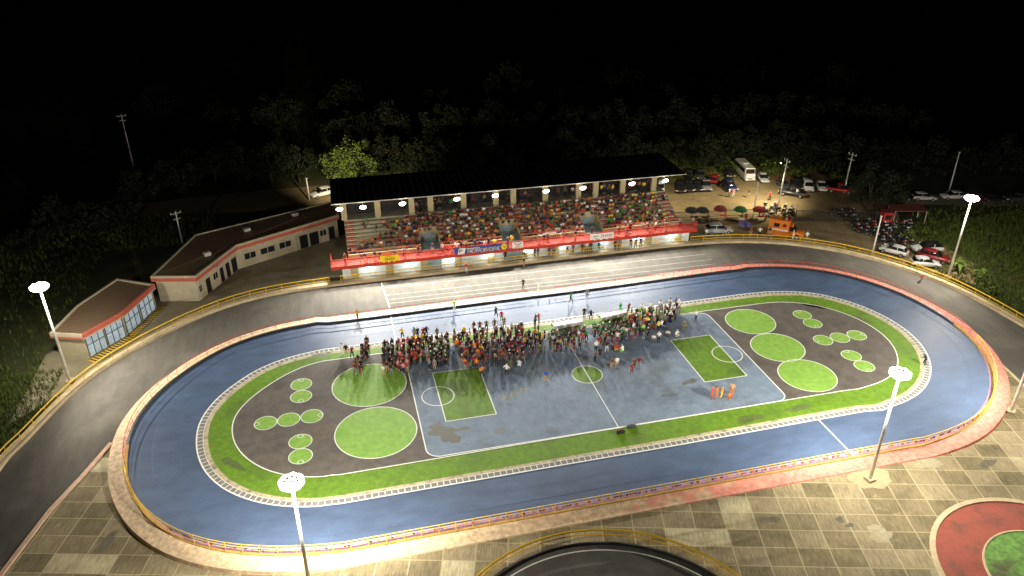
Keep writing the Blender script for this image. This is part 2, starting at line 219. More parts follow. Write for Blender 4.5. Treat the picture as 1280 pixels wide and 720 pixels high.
SINGLES=[((-27.21, 11.05), 'stand', 'white', 'dark hair', 'white', 'person all in white standing left of the skater rows on green border', None), ((-26.76, 10.63), 'stand', 'black', 'dark hair', 'tan', 'person in black beside the one in white, left edge of crowd', None), ((-26.12, 10.02), 'hips', 'darkred', 'dark hair', 'black', 'person in dark red stepping onto the dark ground left of the rows', None), ((-24.86, 18.97), 'walk', 'orange', 'dark hair', 'black', 'person in orange and black skating close under the far rail', None), ((-19.77, 12.95), 'hips', 'yellow', 'dark hair', 'black', 'person in bright yellow top at the white start line', None), ((-17.91, 12.49), 'stand', 'black', 'dark hair', 'black', 'person in black left of the pair standing on the track edge', None), ((-17.22, 12.32), 'stand', 'darkred', 'dark hair', 'black', 'short person in dark red between the two in black', None), ((-16.82, 12.54), 'hips', 'black', 'dark hair', 'black', 'tall person in black at the track edge above the second block', None), ((-15.57, 11.91), 'stand', 'olive', 'dark hair', 'grey', 'person in olive top alone on the white track line', None), ((-18.32, 12.59), 'stand', 'grey', 'dark hair', 'grey', 'person in grey top near the yellow official', None), ((-10.82, 12.37), 'stand', 'maroon', 'dark hair', 'black', 'thin person in maroon, leftmost of four along the track edge', None), ((-10.08, 12.18), 'hips', 'maroon', 'dark hair', 'black', 'broad person in maroon, second of four along the track edge', None), ((-9.2, 12.3), 'hips', 'olive', 'dark hair', 'black', 'person in olive, third of four along the track edge', None), ((-8.17, 12.21), 'walk', 'brown', 'dark hair', 'black', 'person in brown with legs apart, rightmost of four along the track edge', None), ((-7.31, 15.19), 'walk', 'navy', 'dark hair', 'black', 'blurred skater in navy out on the blue track', None), ((-6.82, 14.11), 'stand', 'red', 'dark hair', 'olive', 'person in red top standing on the blue track above the crowd', None), ((-6.84, 12.55), 'stand', 'olive', 'dark hair', 'olive', 'person in olive behind the one in red on the track', None), ((-6.23, 10.89), 'stand', 'white', 'dark hair', 'black', 'person in white shirt and black trousers on the green border', None), ((-5.5, 10.37), 'stand', 'brown', 'dark hair', 'black', 'person in brown standing alone on the green border', None), ((-2.34, 12.29), 'raise', 'red', 'dark hair', 'grey', 'person in red with raised elbow right of the track edge pair', None), ((-2.85, 12.07), 'hips', 'black', 'dark hair', 'black', 'person in black beside the one in red at the track edge', None), ((-3.12, 11.28), 'stand', 'black', 'dark hair', 'olive', 'person in black just below the red and black pair', None), ((-11.91, 2.39), 'hips', 'orange', 'dark hair', 'black', 'person in orange standing in front of the orange block', None), ((-9.11, 1.89), 'hips', 'white', 'white cap', 'black', 'person in white top and black trousers out front of maroon block', None), ((-5.08, -0.35), 'stand', 'blue', 'dark hair', 'tan', 'person in bright blue top standing alone near centre court', None), ((-7.31, 3.33), 'crouch', 'white', 'dark hair', 'white', 'person in white crouching low in front of the maroon block', None), ((-8.24, 3.5), 'crouch', 'olive', 'dark hair', 'olive', 'person in olive sitting on the court in front of maroon block', None), ((-12.29, 18.17), 'raise', 'lime', 'white cap', 'white', 'person in lime top riding by the far rail on the left', None), ((3.31, 16.38), 'walk', 'green', 'dark hair', 'black', 'skater in green top close to the far rail', None), ((5.83, 16.95), 'walk', 'grey', 'dark hair', 'grey', 'skater in grey striding on the blue track', None), ((3.8, 12.25), 'stand', 'black', 'dark hair', 'black', 'slim person in black, left one of two on the track edge', None), ((4.5, 11.63), 'hips', 'black', 'dark hair', 'black', 'person in black with wide stance, right one of two on the track edge', None), ((8.84, 12.43), 'stand', 'green', 'dark hair', 'green', 'person in dark green at the track edge above the white tables', None), ((9.88, 12.08), 'hips', 'darkred', 'dark hair', 'olive', 'person in dark red on the green border above the white tables', None), ((11.41, 11.34), 'stand', 'white', 'dark hair', 'black', 'person in white shirt and black trousers behind the green block', None), ((12.84, 11.66), 'stand', 'white', 'dark hair', 'darkred', 'person in white with dark red trousers behind the green block', None), ((17.63, 8.18), 'stand', 'white', 'white cap', 'black', 'person in white standing by the corner of the dark surface', None), ((14.9, 6.02), 'hips', 'olive', 'white cap', 'olive', 'person in olive and white cap right of the block, near the box', None), ((13.46, 5.14), 'crouch', 'white', 'white cap', 'white', 'person in white crouching at the right end of the crowd', None), ((12.52, 5.46), 'crouch', 'white', 'dark hair', 'black', 'person in white and black crouching beside the rightmost crouching one', None), ((10.35, 4.86), 'crouch', 'white', 'dark hair', 'grey', 'person in white and grey kneeling in front of the right block', None), ((10.83, 4.46), 'stand', 'white', 'white cap', 'black', 'person in white with black trousers in front of the right block', None), ((5.05, 3.75), 'crouch', 'red', 'dark hair', 'yellow', 'person in red and yellow crouching out front of green block', None), ((5.68, 3.32), 'crouch', 'white', 'white cap', 'lime', 'person in white and lime crouching beside the red and yellow one', None), ((3.81, 3.87), 'hips', 'black', 'dark hair', 'white', 'person in black with white shoes in front of the green block', None), ((1.7, 2.15), 'stand', 'brown', 'dark hair', 'black', 'person in brown standing alone between the two blocks', None), ((2.52, 2.68), 'stand', 'black', 'dark hair', 'black', 'person in black behind the brown one, between the blocks', None), ((2.54, 4.19), 'stand', 'white', 'white cap', 'black', 'person in white shirt and cap in the gap between the blocks', None), ((3.12, 0.34), 'hips', 'brown', 'dark hair', 'tan', 'person in brown, left one of the pair right of the centre circle', None), ((3.67, 0.21), 'stand', 'white', 'dark hair', 'tan', 'person in white, right one of the pair right of the centre circle', None), ((4.94, -1.34), 'hips', 'darkred', 'dark hair', 'maroon', 'person in dark red in front of the trio near mid court', None), ((5.57, -0.45), 'stand', 'brown', 'dark hair', 'black', 'person in brown hidden behind the one in dark red near mid court', None), ((6.17, -0.42), 'stand', 'maroon', 'dark hair', 'grey', 'person in maroon, rightmost of the trio near mid court', None), ((11.72, -7.8), 'stand', 'orangered', 'orange cap', 'orangered', 'person in full orange red suit, leftmost of four orange rescuers', None), ((12.23, -7.92), 'hips', 'orange', 'dark hair', 'orange', 'rescuer in orange suit second from left of the four', None), ((12.78, -7.99), 'stand', 'orange', 'dark hair', 'yellow', 'rescuer in orange and yellow suit third from left of the four', None), ((13.51, -8.25), 'crouch', 'orange', 'dark hair', 'orange', 'rescuer crouching over gear, rightmost of the four in orange', None), ((14.14, -7.79), 'stand', 'orangewhite', 'dark hair', 'orange', 'rescuer in pale orange standing behind the crouching one', None), ((39.24, -7.84), 'skate', 'black', 'dark hair', 'black', 'person in black leaning forward on the right bend of the white curb', None), ((-1.76, 22.31), 'stand', 'black', 'dark hair', 'black', 'person in black walking on the grey ring road before the stand', None), ((53.8, 10.69), 'skate', 'red', 'white cap', 'grey', 'person in red top and white cap skating on the outer ring road', None), ((27.25, 31.87), 'stand', 'green', 'dark hair', 'black', 'person in green at the yellow rail by the red balcony end', None), ((30.73, 31.32), 'hips', 'white', 'dark hair', 'grey', 'person in white leaning on the yellow rail below the silver car', None), ((34.15, 31.42), 'walk', 'darkred', 'dark hair', 'white', 'person in dark red at the yellow rail just right of silver car', None), ((37.7, 29.89), 'stand', 'maroon', 'dark hair', 'tan', 'person in maroon at the yellow rail between car and orange van', None), ((39.07, 29.55), 'hips', 'white', 'white cap', 'black', 'person all in white standing in the walkway at the yellow rail', None), ((40.85, 29.43), 'walk', 'black', 'dark hair', 'grey', 'person in black at the rail by the back of the orange van', None), ((43.76, 27.42), 'stand', 'tan', 'dark hair', 'white', 'person in tan at the rail below the front of the orange van', None), ((45.51, 26.36), 'hips', 'white', 'white cap', 'tan', 'person in white top at the rail in front of the orange van', None), ((34.14, 37.51), 'walk', 'black', 'dark hair', 'black', 'person in black standing behind the silver estate car', None), ((43.6, 47.74), 'stand', 'white', 'dark hair', 'grey', 'person in white, left of two walking on the dirt lot', None), ((44.11, 47.2), 'hips', 'pink', 'dark hair', 'white', 'person in pink, right of two walking on the dirt lot', None), ((46.78, 46.53), 'walk', 'black', 'dark hair', 'tan', 'person in black alone on the dirt lot below the minibus', None), ((49.95, 44.52), 'stand', 'red', 'white cap', 'black', 'person in red and white beside the tall leaning pole', None), ((55.45, 44.78), 'hips', 'white', 'dark hair', 'grey', 'person in white standing beside the dark grey pickup', None), ((-8.54, 29.14), 'walk', 'red', 'dark hair', 'white', 'person in red sitting at the rail below the blue banner', None), ((0.1, 28.88), 'stand', 'black', 'dark hair', 'tan', 'person in black by the rail at the passage below the stand', None), ((40.73, 36.57), 'hips', 'darkred', 'dark hair', 'black', 'vendor in dark red beside the purple parasol', None), ((-2.28, 31.15), 'stand', 'black', 'dark hair', 'black', 'ROW', None), ((0.8, 31.05), 'hips', 'white', 'dark hair', 'black', 'ROW', None), ((2.29, 31.01), 'stand', 'black', 'dark hair', 'black', 'ROW', None), ((2.78, 30.99), 'hips', 'navy', 'dark hair', 'black', 'ROW', None), ((4.54, 30.94), 'stand', 'maroon', 'dark hair', 'black', 'ROW', None), ((5.29, 30.91), 'hips', 'grey', 'dark hair', 'black', 'ROW', None), ((7.43, 30.84), 'stand', 'black', 'dark hair', 'black', 'ROW', None), ((8.32, 30.82), 'hips', 'darkred', 'dark hair', 'black', 'ROW', None), ((9.72, 30.77), 'stand', 'black', 'dark hair', 'black', 'ROW', None), ((10.48, 30.75), 'hips', 'white', 'dark hair', 'black', 'ROW', None), ((11.12, 30.73), 'stand', 'black', 'dark hair', 'black', 'ROW', None), ((12.41, 30.69), 'hips', 'navy', 'dark hair', 'black', 'ROW', None), ((14.99, 30.6), 'stand', 'maroon', 'dark hair', 'black', 'ROW', None), ((15.77, 30.58), 'hips', 'grey', 'dark hair', 'black', 'ROW', None), ((17.59, 30.52), 'stand', 'black', 'dark hair', 'black', 'ROW', None), ((18.38, 30.5), 'hips', 'darkred', 'dark hair', 'black', 'ROW', None), ((19.17, 30.47), 'stand', 'black', 'dark hair', 'black', 'ROW', None)]
CROWD=[('leftmost dark column', [(-24.86, 10.15, 'black', False), (-24.77, 8.65, 'black', False), (-25.42, 6.25, 'black', False), (-24.96, 8.04, 'black', False), (-24.59, 9.66, 'black', False), (-24.2, 11.97, 'black', False), (-25.24, 7.08, 'black', False), (-24.14, 10.57, 'darkred', False), (-25.91, 7.12, 'brown', False), (-25.47, 8.43, 'black', False), (-25.79, 7.66, 'brown', False), (-24.31, 11.19, 'maroon', False), (-24.99, 9.18, 'black', False), (-25.96, 6.46, 'maroon', False), (-24.84, 10.68, 'black', True), (-24.32, 10.03, 'maroon', False)]), ('navy column left of centre', [(-22.06, 8.87, 'grey', False), (-21.73, 7.7, 'black', True), (-21.73, 6.76, 'black', False), (-22.34, 5.97, 'grey', False), (-22.33, 6.64, 'navy', False), (-21.27, 10.8, 'navy', False), (-21.44, 8.95, 'black', False), (-21.86, 9.59, 'white', False), (-22.13, 10.7, 'black', False), (-21.79, 10.26, 'black', False), (-22.42, 9.39, 'black', False), (-22.86, 5.52, 'white', False), (-21.93, 5.44, 'black', False), (-22.59, 7.99, 'black', False), (-22.56, 7.25, 'black', False), (-22.07, 8.29, 'navy', False), (-21.29, 9.67, 'navy', True), (-22.0, 7.28, 'black', False)]), ('red and maroon block', [(-19.78, 7.97, 'darkred', True), (-20.48, 6.34, 'darkred', False), (-19.9, 10.54, 'pink', True), (-20.03, 6.02, 'pink', True), (-20.72, 5.78, 'maroon', True), (-20.67, 7.97, 'pink', False), (-20.43, 7.02, 'darkred', False), (-21.17, 7.26, 'darkred', False), (-20.88, 9.0, 'darkred', False), (-19.4, 10.0, 'red', False), (-20.31, 8.46, 'grey', False), (-19.6, 8.54, 'maroon', False), (-20.69, 10.31, 'grey', True), (-20.69, 9.62, 'maroon', False), (-19.3, 10.55, 'red', False), (-19.96, 9.54, 'maroon', True), (-20.27, 9.03, 'darkred', True), (-21.07, 6.21, 'pink', True), (-20.07, 5.46, 'red', True), (-19.85, 6.59, 'maroon', False), (-19.89, 7.24, 'grey', True), (-20.42, 10.85, 'pink', True), (-19.56, 9.11, 'maroon', False), (-20.21, 9.97, 'pink', True), (-20.54, 5.29, 'pink', False), (-21.06, 8.37, 'grey', False)]), ('bright red block', [(-18.4, 11.19, 'yellow', False), (-18.35, 6.61, 'yellow', True), (-17.85, 8.52, 'darkred', True), (-18.42, 7.88, 'darkred', True), (-18.57, 9.69, 'darkred', False), (-18.94, 8.07, 'red', False), (-18.79, 8.95, 'darkred', True), (-18.95, 6.75, 'red', False), (-18.0, 10.76, 'black', False), (-17.69, 9.46, 'red', False), (-18.12, 7.18, 'red', False), (-18.76, 7.32, 'red', False), (-18.37, 10.3, 'red', True), (-17.71, 10.04, 'darkred', False), (-18.27, 9.17, 'black', True), (-18.78, 10.76, 'yellow', True), (-19.22, 7.58, 'red', False), (-17.55, 11.02, 'yellow', False), (-18.36, 8.58, 'red', False), (-18.99, 10.21, 'black', False)]), ('black helmeted block', [(-16.18, 6.62, 'black', True), (-16.94, 5.19, 'white', False), (-14.77, 10.09, 'grey', False), (-15.82, 8.7, 'darkgreen', True), (-16.4, 10.86, 'white', True), (-16.22, 5.59, 'black', False), (-16.73, 10.18, 'black', False), (-16.75, 5.87, 'darkgreen', False), (-15.42, 8.18, 'darkgreen', True), (-16.39, 7.82, 'white', False), (-15.54, 5.68, 'black', True), (-15.45, 6.59, 'darkgreen', True), (-17.42, 7.39, 'white', True), (-16.74, 6.57, 'black', True), (-14.6, 9.35, 'grey', False), (-16.9, 9.52, 'black', False), (-15.04, 9.01, 'white', False), (-16.21, 7.18, 'black', False), (-14.52, 10.78, 'black', False), (-16.5, 8.86, 'black', True), (-15.85, 10.49, 'black', False), (-15.24, 7.35, 'darkgreen', False), (-17.52, 5.39, 'white', True), (-15.47, 9.39, 'black', False), (-17.3, 6.0, 'black', False), (-14.79, 8.25, 'black', True), (-17.0, 7.94, 'grey', True), (-15.48, 9.94, 'darkgreen', False), (-17.11, 6.91, 'darkgreen', True), (-15.12, 10.82, 'black', False), (-16.94, 8.57, 'black', False), (-16.21, 9.45, 'white', True), (-17.07, 10.71, 'black', False), (-15.09, 7.77, 'black', True), (-15.62, 6.17, 'darkgreen', False), (-15.73, 7.46, 'black', True), (-16.56, 8.31, 'darkgreen', True), (-15.98, 8.03, 'darkgreen', True), (-16.37, 6.18, 'black', True)]), ('orange and yellow block', [(-11.65, 4.62, 'darkred', False), (-10.71, 4.92, 'darkred', False), (-13.16, 9.33, 'black', False), (-10.14, 6.89, 'brown', False), (-10.83, 10.19, 'yellow', False), (-12.41, 4.86, 'darkred', True), (-12.18, 4.11, 'orange', False), (-13.45, 4.06, 'darkred', False), (-11.08, 4.07, 'orange', False), (-10.44, 6.37, 'darkred', True), (-11.28, 9.47, 'darkred', False), (-11.63, 10.87, 'orange', False), (-9.83, 9.74, 'brown', True), (-13.27, 7.45, 'darkred', True), (-10.61, 7.59, 'black', True), (-11.22, 5.55, 'darkred', False), (-13.15, 10.1, 'black', False), (-10.59, 9.2, 'darkred', True), (-10.34, 8.13, 'yellow', False), (-12.96, 3.77, 'yellow', False), (-12.33, 7.28, 'black', True), (-10.0, 7.63, 'black', False), (-13.22, 5.82, 'brown', False), (-13.02, 6.41, 'orange', False), (-12.14, 9.11, 'black', False), (-11.6, 6.09, 'orange', False), (-11.15, 8.48, 'darkred', False), (-12.08, 10.14, 'orange', True), (-11.83, 6.67, 'brown', True), (-12.56, 8.41, 'black', False), (-10.12, 8.69, 'yellow', True), (-9.6, 10.39, 'darkred', False), (-13.52, 11.04, 'orange', False), (-10.99, 6.88, 'yellow', True), (-11.69, 7.84, 'orange', True), (-10.27, 10.43, 'black', False), (-13.69, 9.85, 'brown', False), (-9.97, 11.01, 'yellow', True), (-10.92, 6.07, 'darkred', False), (-12.27, 11.33, 'yellow', True), (-12.6, 10.59, 'black', False), (-13.65, 5.35, 'brown', True), (-11.18, 7.7, 'darkred', False), (-11.95, 9.58, 'yellow', True), (-13.22, 8.48, 'darkred', False), (-10.72, 5.59, 'black', False), (-13.66, 8.75, 'orange', True), (-12.91, 6.99, 'darkred', False), (-10.96, 11.16, 'black', True), (-11.93, 8.36, 'black', True), (-11.8, 5.26, 'brown', False), (-12.36, 5.9, 'black', False), (-13.46, 4.66, 'orange', False), (-13.47, 6.9, 'black', False)]), ('maroon block at centre', [(-9.27, 7.12, 'black', False), (-7.31, 7.13, 'maroon', True), (-5.06, 10.76, 'darkred', True), (-5.78, 8.96, 'black', True), (-7.11, 8.79, 'maroon', False), (-9.2, 8.67, 'darkred', False), (-9.78, 4.22, 'black', False), (-5.83, 8.41, 'darkred', False), (-7.95, 7.73, 'grey', False), (-8.58, 5.81, 'maroon', False), (-7.46, 8.3, 'black', True), (-8.53, 6.58, 'black', True), (-6.9, 6.15, 'grey', False), (-9.45, 6.48, 'black', False), (-8.56, 10.36, 'maroon', False), (-6.94, 7.56, 'maroon', True), (-5.56, 10.51, 'maroon', True), (-6.26, 5.48, 'grey', True), (-8.06, 4.99, 'black', True), (-7.49, 5.69, 'black', False), (-6.0, 10.15, 'black', False), (-6.86, 9.42, 'maroon', False), (-7.68, 10.44, 'black', False), (-6.95, 10.08, 'maroon', True), (-6.45, 6.83, 'maroon', False), (-8.91, 4.36, 'maroon', False), (-8.07, 9.24, 'grey', False), (-6.93, 5.25, 'darkred', False), (-7.93, 6.55, 'darkred', False), (-7.13, 4.54, 'darkred', True), (-7.56, 9.57, 'darkred', False), (-5.29, 9.59, 'darkred', False), (-8.15, 4.24, 'black', True), (-8.66, 8.06, 'maroon', False), (-8.97, 5.28, 'darkred', False), (-9.61, 5.57, 'black', False), (-6.55, 4.07, 'maroon', True), (-7.45, 5.0, 'darkred', True), (-5.98, 7.64, 'grey', True), (-9.09, 9.35, 'black', False), (-8.24, 10.88, 'grey', True), (-6.55, 8.1, 'darkred', False), (-6.01, 6.37, 'maroon', False), (-8.45, 7.08, 'grey', False), (-9.19, 7.61, 'black', True), (-5.88, 9.49, 'grey', False)]), ('yellow and black cluster', [(-3.14, 9.74, 'black', False), (-5.01, 6.28, 'black', False), (-4.23, 5.76, 'yellow', False), (-4.24, 7.1, 'black', False), (-5.46, 7.42, 'yellow', False), (-5.03, 5.38, 'black', False), (-5.14, 8.27, 'yellow', False), (-4.27, 8.22, 'darkgreen', False), (-4.1, 5.13, 'darkgreen', False), (-3.76, 8.83, 'yellow', False), (-2.67, 8.51, 'black', True), (-3.18, 7.68, 'yellow', True), (-5.3, 6.89, 'black', False), (-3.76, 6.55, 'black', False), (-3.91, 7.62, 'yellow', False), (-4.76, 7.37, 'black', False), (-4.56, 8.89, 'darkgreen', False), (-3.43, 8.18, 'darkgreen', True)]), ('mixed row by left white table', [(-1.53, 5.95, 'yellow', False), (2.34, 8.13, 'brown', True), (2.34, 7.57, 'black', True), (-0.42, 7.93, 'green', False), (0.89, 8.05, 'brown', False), (0.01, 7.0, 'black', True), (-1.01, 4.93, 'brown', True), (-0.93, 6.5, 'brown', False), (1.61, 6.54, 'red', False), (1.26, 6.99, 'white', True), (-1.78, 7.87, 'green', True), (-2.67, 5.14, 'yellow', False), (-2.61, 5.72, 'brown', False), (-1.62, 8.45, 'green', False), (0.44, 7.46, 'black', False), (-1.98, 6.32, 'black', False), (0.72, 4.89, 'black', False), (-2.03, 7.16, 'white', False), (-2.34, 7.82, 'yellow', False), (0.44, 6.25, 'yellow', False), (0.07, 5.18, 'black', False), (-1.22, 6.99, 'black', True), (0.03, 5.84, 'red', True), (1.62, 5.3, 'brown', True), (-0.26, 6.42, 'green', True), (-1.95, 5.49, 'black', False), (1.43, 7.75, 'yellow', False), (-2.47, 6.76, 'green', False), (-1.63, 5.01, 'black', False), (-0.79, 5.52, 'black', False), (0.87, 5.74, 'green', False), (2.29, 6.96, 'green', False), (-1.18, 8.01, 'yellow', True)]), ('dense green block', [(7.12, 7.91, 'green', False), (5.1, 5.49, 'black', False), (4.01, 6.84, 'white', False), (4.99, 7.26, 'green', False), (3.67, 6.15, 'green', False), (4.19, 7.98, 'black', True), (7.04, 6.82, 'white', False), (8.12, 7.84, 'green', False), (7.67, 5.64, 'white', False), (6.74, 6.28, 'green', False), (5.75, 6.33, 'black', False), (4.87, 6.05, 'green', True), (5.81, 5.56, 'white', False), (7.56, 7.49, 'green', False), (6.62, 8.27, 'red', False), (8.65, 8.28, 'red', False), (5.85, 7.03, 'green', False), (3.86, 5.55, 'white', False), (5.69, 8.13, 'darkgreen', True), (8.01, 7.08, 'green', False), (7.77, 6.57, 'red', False), (6.39, 5.64, 'black', False), (3.86, 8.57, 'green', False), (6.22, 7.54, 'white', True), (4.86, 8.19, 'green', True), (6.09, 8.62, 'green', False), (5.31, 6.74, 'grey', False), (4.7, 6.77, 'green', True), (4.23, 7.43, 'green', False), (7.7, 8.29, 'black', False), (6.83, 7.41, 'green', False), (7.24, 6.35, 'white', False), (5.51, 7.47, 'green', False), (4.22, 6.28, 'green', True), (3.51, 7.36, 'red', False), (8.2, 8.51, 'grey', False), (6.4, 7.06, 'white', True), (3.67, 7.83, 'darkgreen', False), (4.56, 5.41, 'white', False), (6.23, 6.44, 'grey', True), (6.97, 5.77, 'darkgreen', False), (4.34, 5.82, 'red', True), (3.3, 5.38, 'red', True), (4.65, 7.7, 'black', False)]), ('green and yellow block', [(11.33, 7.32, 'lime', False), (9.0, 9.39, 'red', True), (10.42, 6.68, 'lime', True), (11.55, 10.57, 'lime', True), (10.96, 9.72, 'lime', False), (11.53, 9.56, 'red', False), (11.33, 8.59, 'black', True), (9.15, 6.39, 'lime', False), (12.24, 10.62, 'yellow', True), (13.88, 10.65, 'white', False), (12.36, 9.98, 'lime', False), (12.17, 9.07, 'white', True), (10.13, 8.89, 'yellow', False), (9.43, 8.11, 'black', False), (9.72, 6.76, 'lime', False), (13.18, 9.54, 'green', False), (10.45, 9.98, 'white', False), (9.73, 10.72, 'green', False), (8.46, 6.2, 'green', False), (12.49, 7.83, 'green', False), (10.48, 10.71, 'black', False), (10.31, 7.91, 'red', True), (9.62, 9.61, 'yellow', True), (9.65, 7.52, 'white', False), (10.74, 8.73, 'green', True), (13.46, 10.03, 'white', False), (13.2, 10.62, 'black', True), (10.88, 8.17, 'yellow', False), (8.59, 7.19, 'white', True), (10.71, 7.39, 'black', True), (11.74, 8.11, 'red', False), (9.42, 5.85, 'green', True), (9.57, 8.84, 'black', True), (12.94, 8.9, 'white', True), (12.34, 7.15, 'white', True), (10.04, 6.06, 'black', True), (12.44, 8.49, 'yellow', False), (11.79, 6.85, 'yellow', True), (10.97, 11.03, 'lime', True)]), ('white shirted block on the right', [(16.58, 12.09, 'grey', False), (16.11, 10.81, 'black', False), (14.27, 8.72, 'white', True), (15.36, 10.04, 'white', False), (15.81, 11.29, 'white', False), (13.14, 7.98, 'white', True), (13.6, 8.54, 'grey', True), (14.66, 9.63, 'grey', True), (14.86, 10.76, 'white', True), (13.99, 9.85, 'white', False), (15.27, 9.16, 'white', False), (16.02, 10.04, 'grey', True), (13.91, 9.17, 'grey', True), (14.78, 11.4, 'white', False), (15.63, 11.84, 'white', False), (16.65, 11.29, 'white', True), (14.17, 11.69, 'white', False), (14.09, 8.17, 'black', False), (14.4, 10.24, 'grey', True), (15.65, 10.46, 'white', False), (14.69, 9.1, 'black', False), (15.68, 9.48, 'white', False), (15.28, 11.14, 'white', False)])]
RING_OUT=[(-60.42, -1.66), (-59.38, 1.28), (-58.07, 6.55), (-56.18, 12.15), (-53.78, 15.75), (-49.66, 20.75), (-44.87, 24.68), (-40.97, 27.45), (-35.2, 29.27), (-27.65, 29.64), (-15.89, 29.39), (-1.67, 29.65), (11.85, 30.21), (21.7, 30.14), (27.34, 30.05), (33.62, 29.64), (40.07, 27.87), (45.22, 25.03), (49.63, 21.36), (52.09, 17.85), (54.74, 13.33), (56.63, 8.96), (57.41, 3.7), (57.56, -1.87)]
STALLS=[('red', 37.24, 39.23), ('darkgreen', 40.38, 38.09), ('red', 43.41, 37.33), ('black', 32.17, 39.78), ('black', 34.01, 39.32), ('purple', 39.27, 34.48)]
MOTOS=[(47.78, 40.36), (45.97, 39.91), (47.56, 42.02), (47.34, 39.08), (46.22, 37.73), (45.71, 38.72), (44.6, 36.71), (51.36, 39.66), (49.41, 36.24), (46.69, 36.43), (50.39, 40.26), (49.13, 38.64), (49.83, 37.22), (47.91, 36.51), (49.28, 41.66), (50.34, 38.49), (48.83, 37.21), (48.86, 40.67), (48.54, 39.52), (57.42, 33.93), (58.18, 36.22), (59.2, 33.61), (60.45, 36.1), (59.19, 35.08), (60.31, 34.8), (58.24, 33.29), (56.81, 34.96), (57.8, 27.11), (60.02, 31.32), (59.23, 28.18), (57.94, 28.58), (56.59, 27.4), (58.23, 29.6), (57.51, 25.57), (60.32, 30.18), (56.47, 28.49), (59.65, 29.16), (58.06, 31.68), (57.02, 29.9), (60.85, 23.31), (61.04, 24.89), (57.39, 21.69), (60.44, 26.42), (62.69, 28.49), (59.23, 25.77), (58.9, 24.56), (65.56, 29.09), (61.53, 28.5), (61.12, 27.28), (63.14, 25.9), (59.43, 26.82), (56.29, 21.86), (59.79, 22.23), (61.1, 22.2), (57.07, 23.65), (64.22, 26.6), (60.14, 24.13), (59.1, 21.49), (62.06, 24.04), (62.24, 29.57), (55.97, 20.69), (66.62, 29.39), (64.63, 28.63), (62.5, 25.02), (58.33, 23.1), (63.6, 29.22), (62.25, 27.49), (65.79, 28.21), (57.76, 24.58)]
TREES_NEAR=[(-21.5, 71.83), (-24.65, 71.71), (-32.0, 74.45), (-37.18, 75.74), (-41.62, 76.85), (-47.62, 79.27), (-52.83, 80.57), (-19.21, 74.03), (64.18, 36.23), (67.56, 35.39), (-43.27, 80.04)]
# ---------------------------------------------------------------- outlines (metres, origin = centre spot of the court)
def lerp_station(tab,a):
    tab=sorted(tab); a=a%360
    for i in range(len(tab)):
        a0,v0=tab[i]; a1,v1=tab[(i+1)%len(tab)]
        if i==len(tab)-1: a1+=360
        if a0<=a<=a1 or (i==len(tab)-1 and a+360<=a1):
            if a<a0: a+=360
            t=(a-a0)/(a1-a0); t=t*t*(3-2*t); return v0+(v1-v0)*t
    return tab[0][1]
HX=28.6
def oval(tab,off=0,z=None,na=44,ns=30,hx=HX):
    """stadium outline; tab = radius by direction angle in degrees (90 = grandstand side)"""
    P=[]
    for i in range(na): a=-90+180*i/na; P.append((hx,0,a))
    for i in range(ns): P.append((hx-2*hx*i/ns,0,90))
    for i in range(na): a=90+180*i/na; P.append((-hx,0,a))
    for i in range(ns): P.append((-hx+2*hx*i/ns,0,270))
    out=[]
    for cx,cy,a in P:
        key=a
        if a==90: key=90+(-cx/hx)*8
        if a==270: key=270+(cx/hx)*8
        r=lerp_station(tab,key)+off
        x,y=cx+r*math.cos(R(a)),cy+r*math.sin(R(a))
        zz=z(a,cx) if callable(z) else (z or 0)
        out.append((x,y,zz))
    return out
T_OUT=[(0,20.1),(45,20.4),(82,20.0),(90,19.35),(98,18.95),(135,19.4),(180,20.2),(225,20.7),(262,20.1),(270,20.15),(278,20.1),(315,19.95)]
T_CURB=[(0,14.0),(45,14.0),(82,13.3),(90,13.0),(98,12.85),(135,13.25),(180,13.95),(225,14.3),(262,14.25),(270,14.15),(278,13.85),(315,13.8)]
T_GREEN=[(0,10.4),(45,10.4),(90,10.3),(135,9.75),(180,10.5),(225,10.4),(262,10.3),(270,10.1),(278,10.0),(315,10.3)]
def bank(a,cx):
    a=a%360; d=min(abs(a-0),abs(a-360),abs(a-180)) if a not in (90,270) else 90
    return .05+.5*max(0,math.cos(R(d)))**.5 if d<90 else .05
ZT=lambda a,cx: bank(a,cx)
# ---------------------------------------------------------------- ground
def ground():
    b=MB(); n=60; s=16
    hs={}
    def hz(x,y):
        far=max(0,(math.hypot(x,y-10)-95)/90); return -.14+min(6,far**1.3*2.2)*(.6+.4*math.sin(x*.05)*math.cos(y*.04))
    vs=[(-480+i*s,-200+j*s,hz(-480+i*s,-200+j*s)) for j in range(n+1) for i in range(n+1)]
    b.add(vs,[(j*(n+1)+i,j*(n+1)+i+1,(j+1)*(n+1)+i+1,(j+1)*(n+1)+i) for j in range(n) for i in range(n)])
    o=b.build('terrain',M['terrain']); struct(o)
ground()
def flat(name,pts,z,m,kind='structure'):
    b=MB(); b.ngon([(p[0],p[1],z) for p in pts]); o=b.build(name,m)
    if kind: o['kind']=kind
    return o
flat('plaza_paving',[(-60,-70),(56,-70),(50,-8),(46,0),(-50,1),(-56,-8)],-.03,M['tile'])
flat('concrete_yard',[(-62,6),(-54,16),(-44,27),(-28,30),(28,30),(33,31),(31,44),(-24,48),(-44,42),(-52,32),(-62,20)],-.06,M['yard'])
flat('dirt_lot',[(26,28),(40,29.5),(50,24),(57,14),(61,8),(66,14),(66,30),(72,40),(66,60),(40,66),(29,58),(28,45)],-.08,M['dirt'])
flat('dirt_lane',[(-62,64),(-26,60),(-20,72),(-44,72),(-64,70)],-.1,M['dirt'])
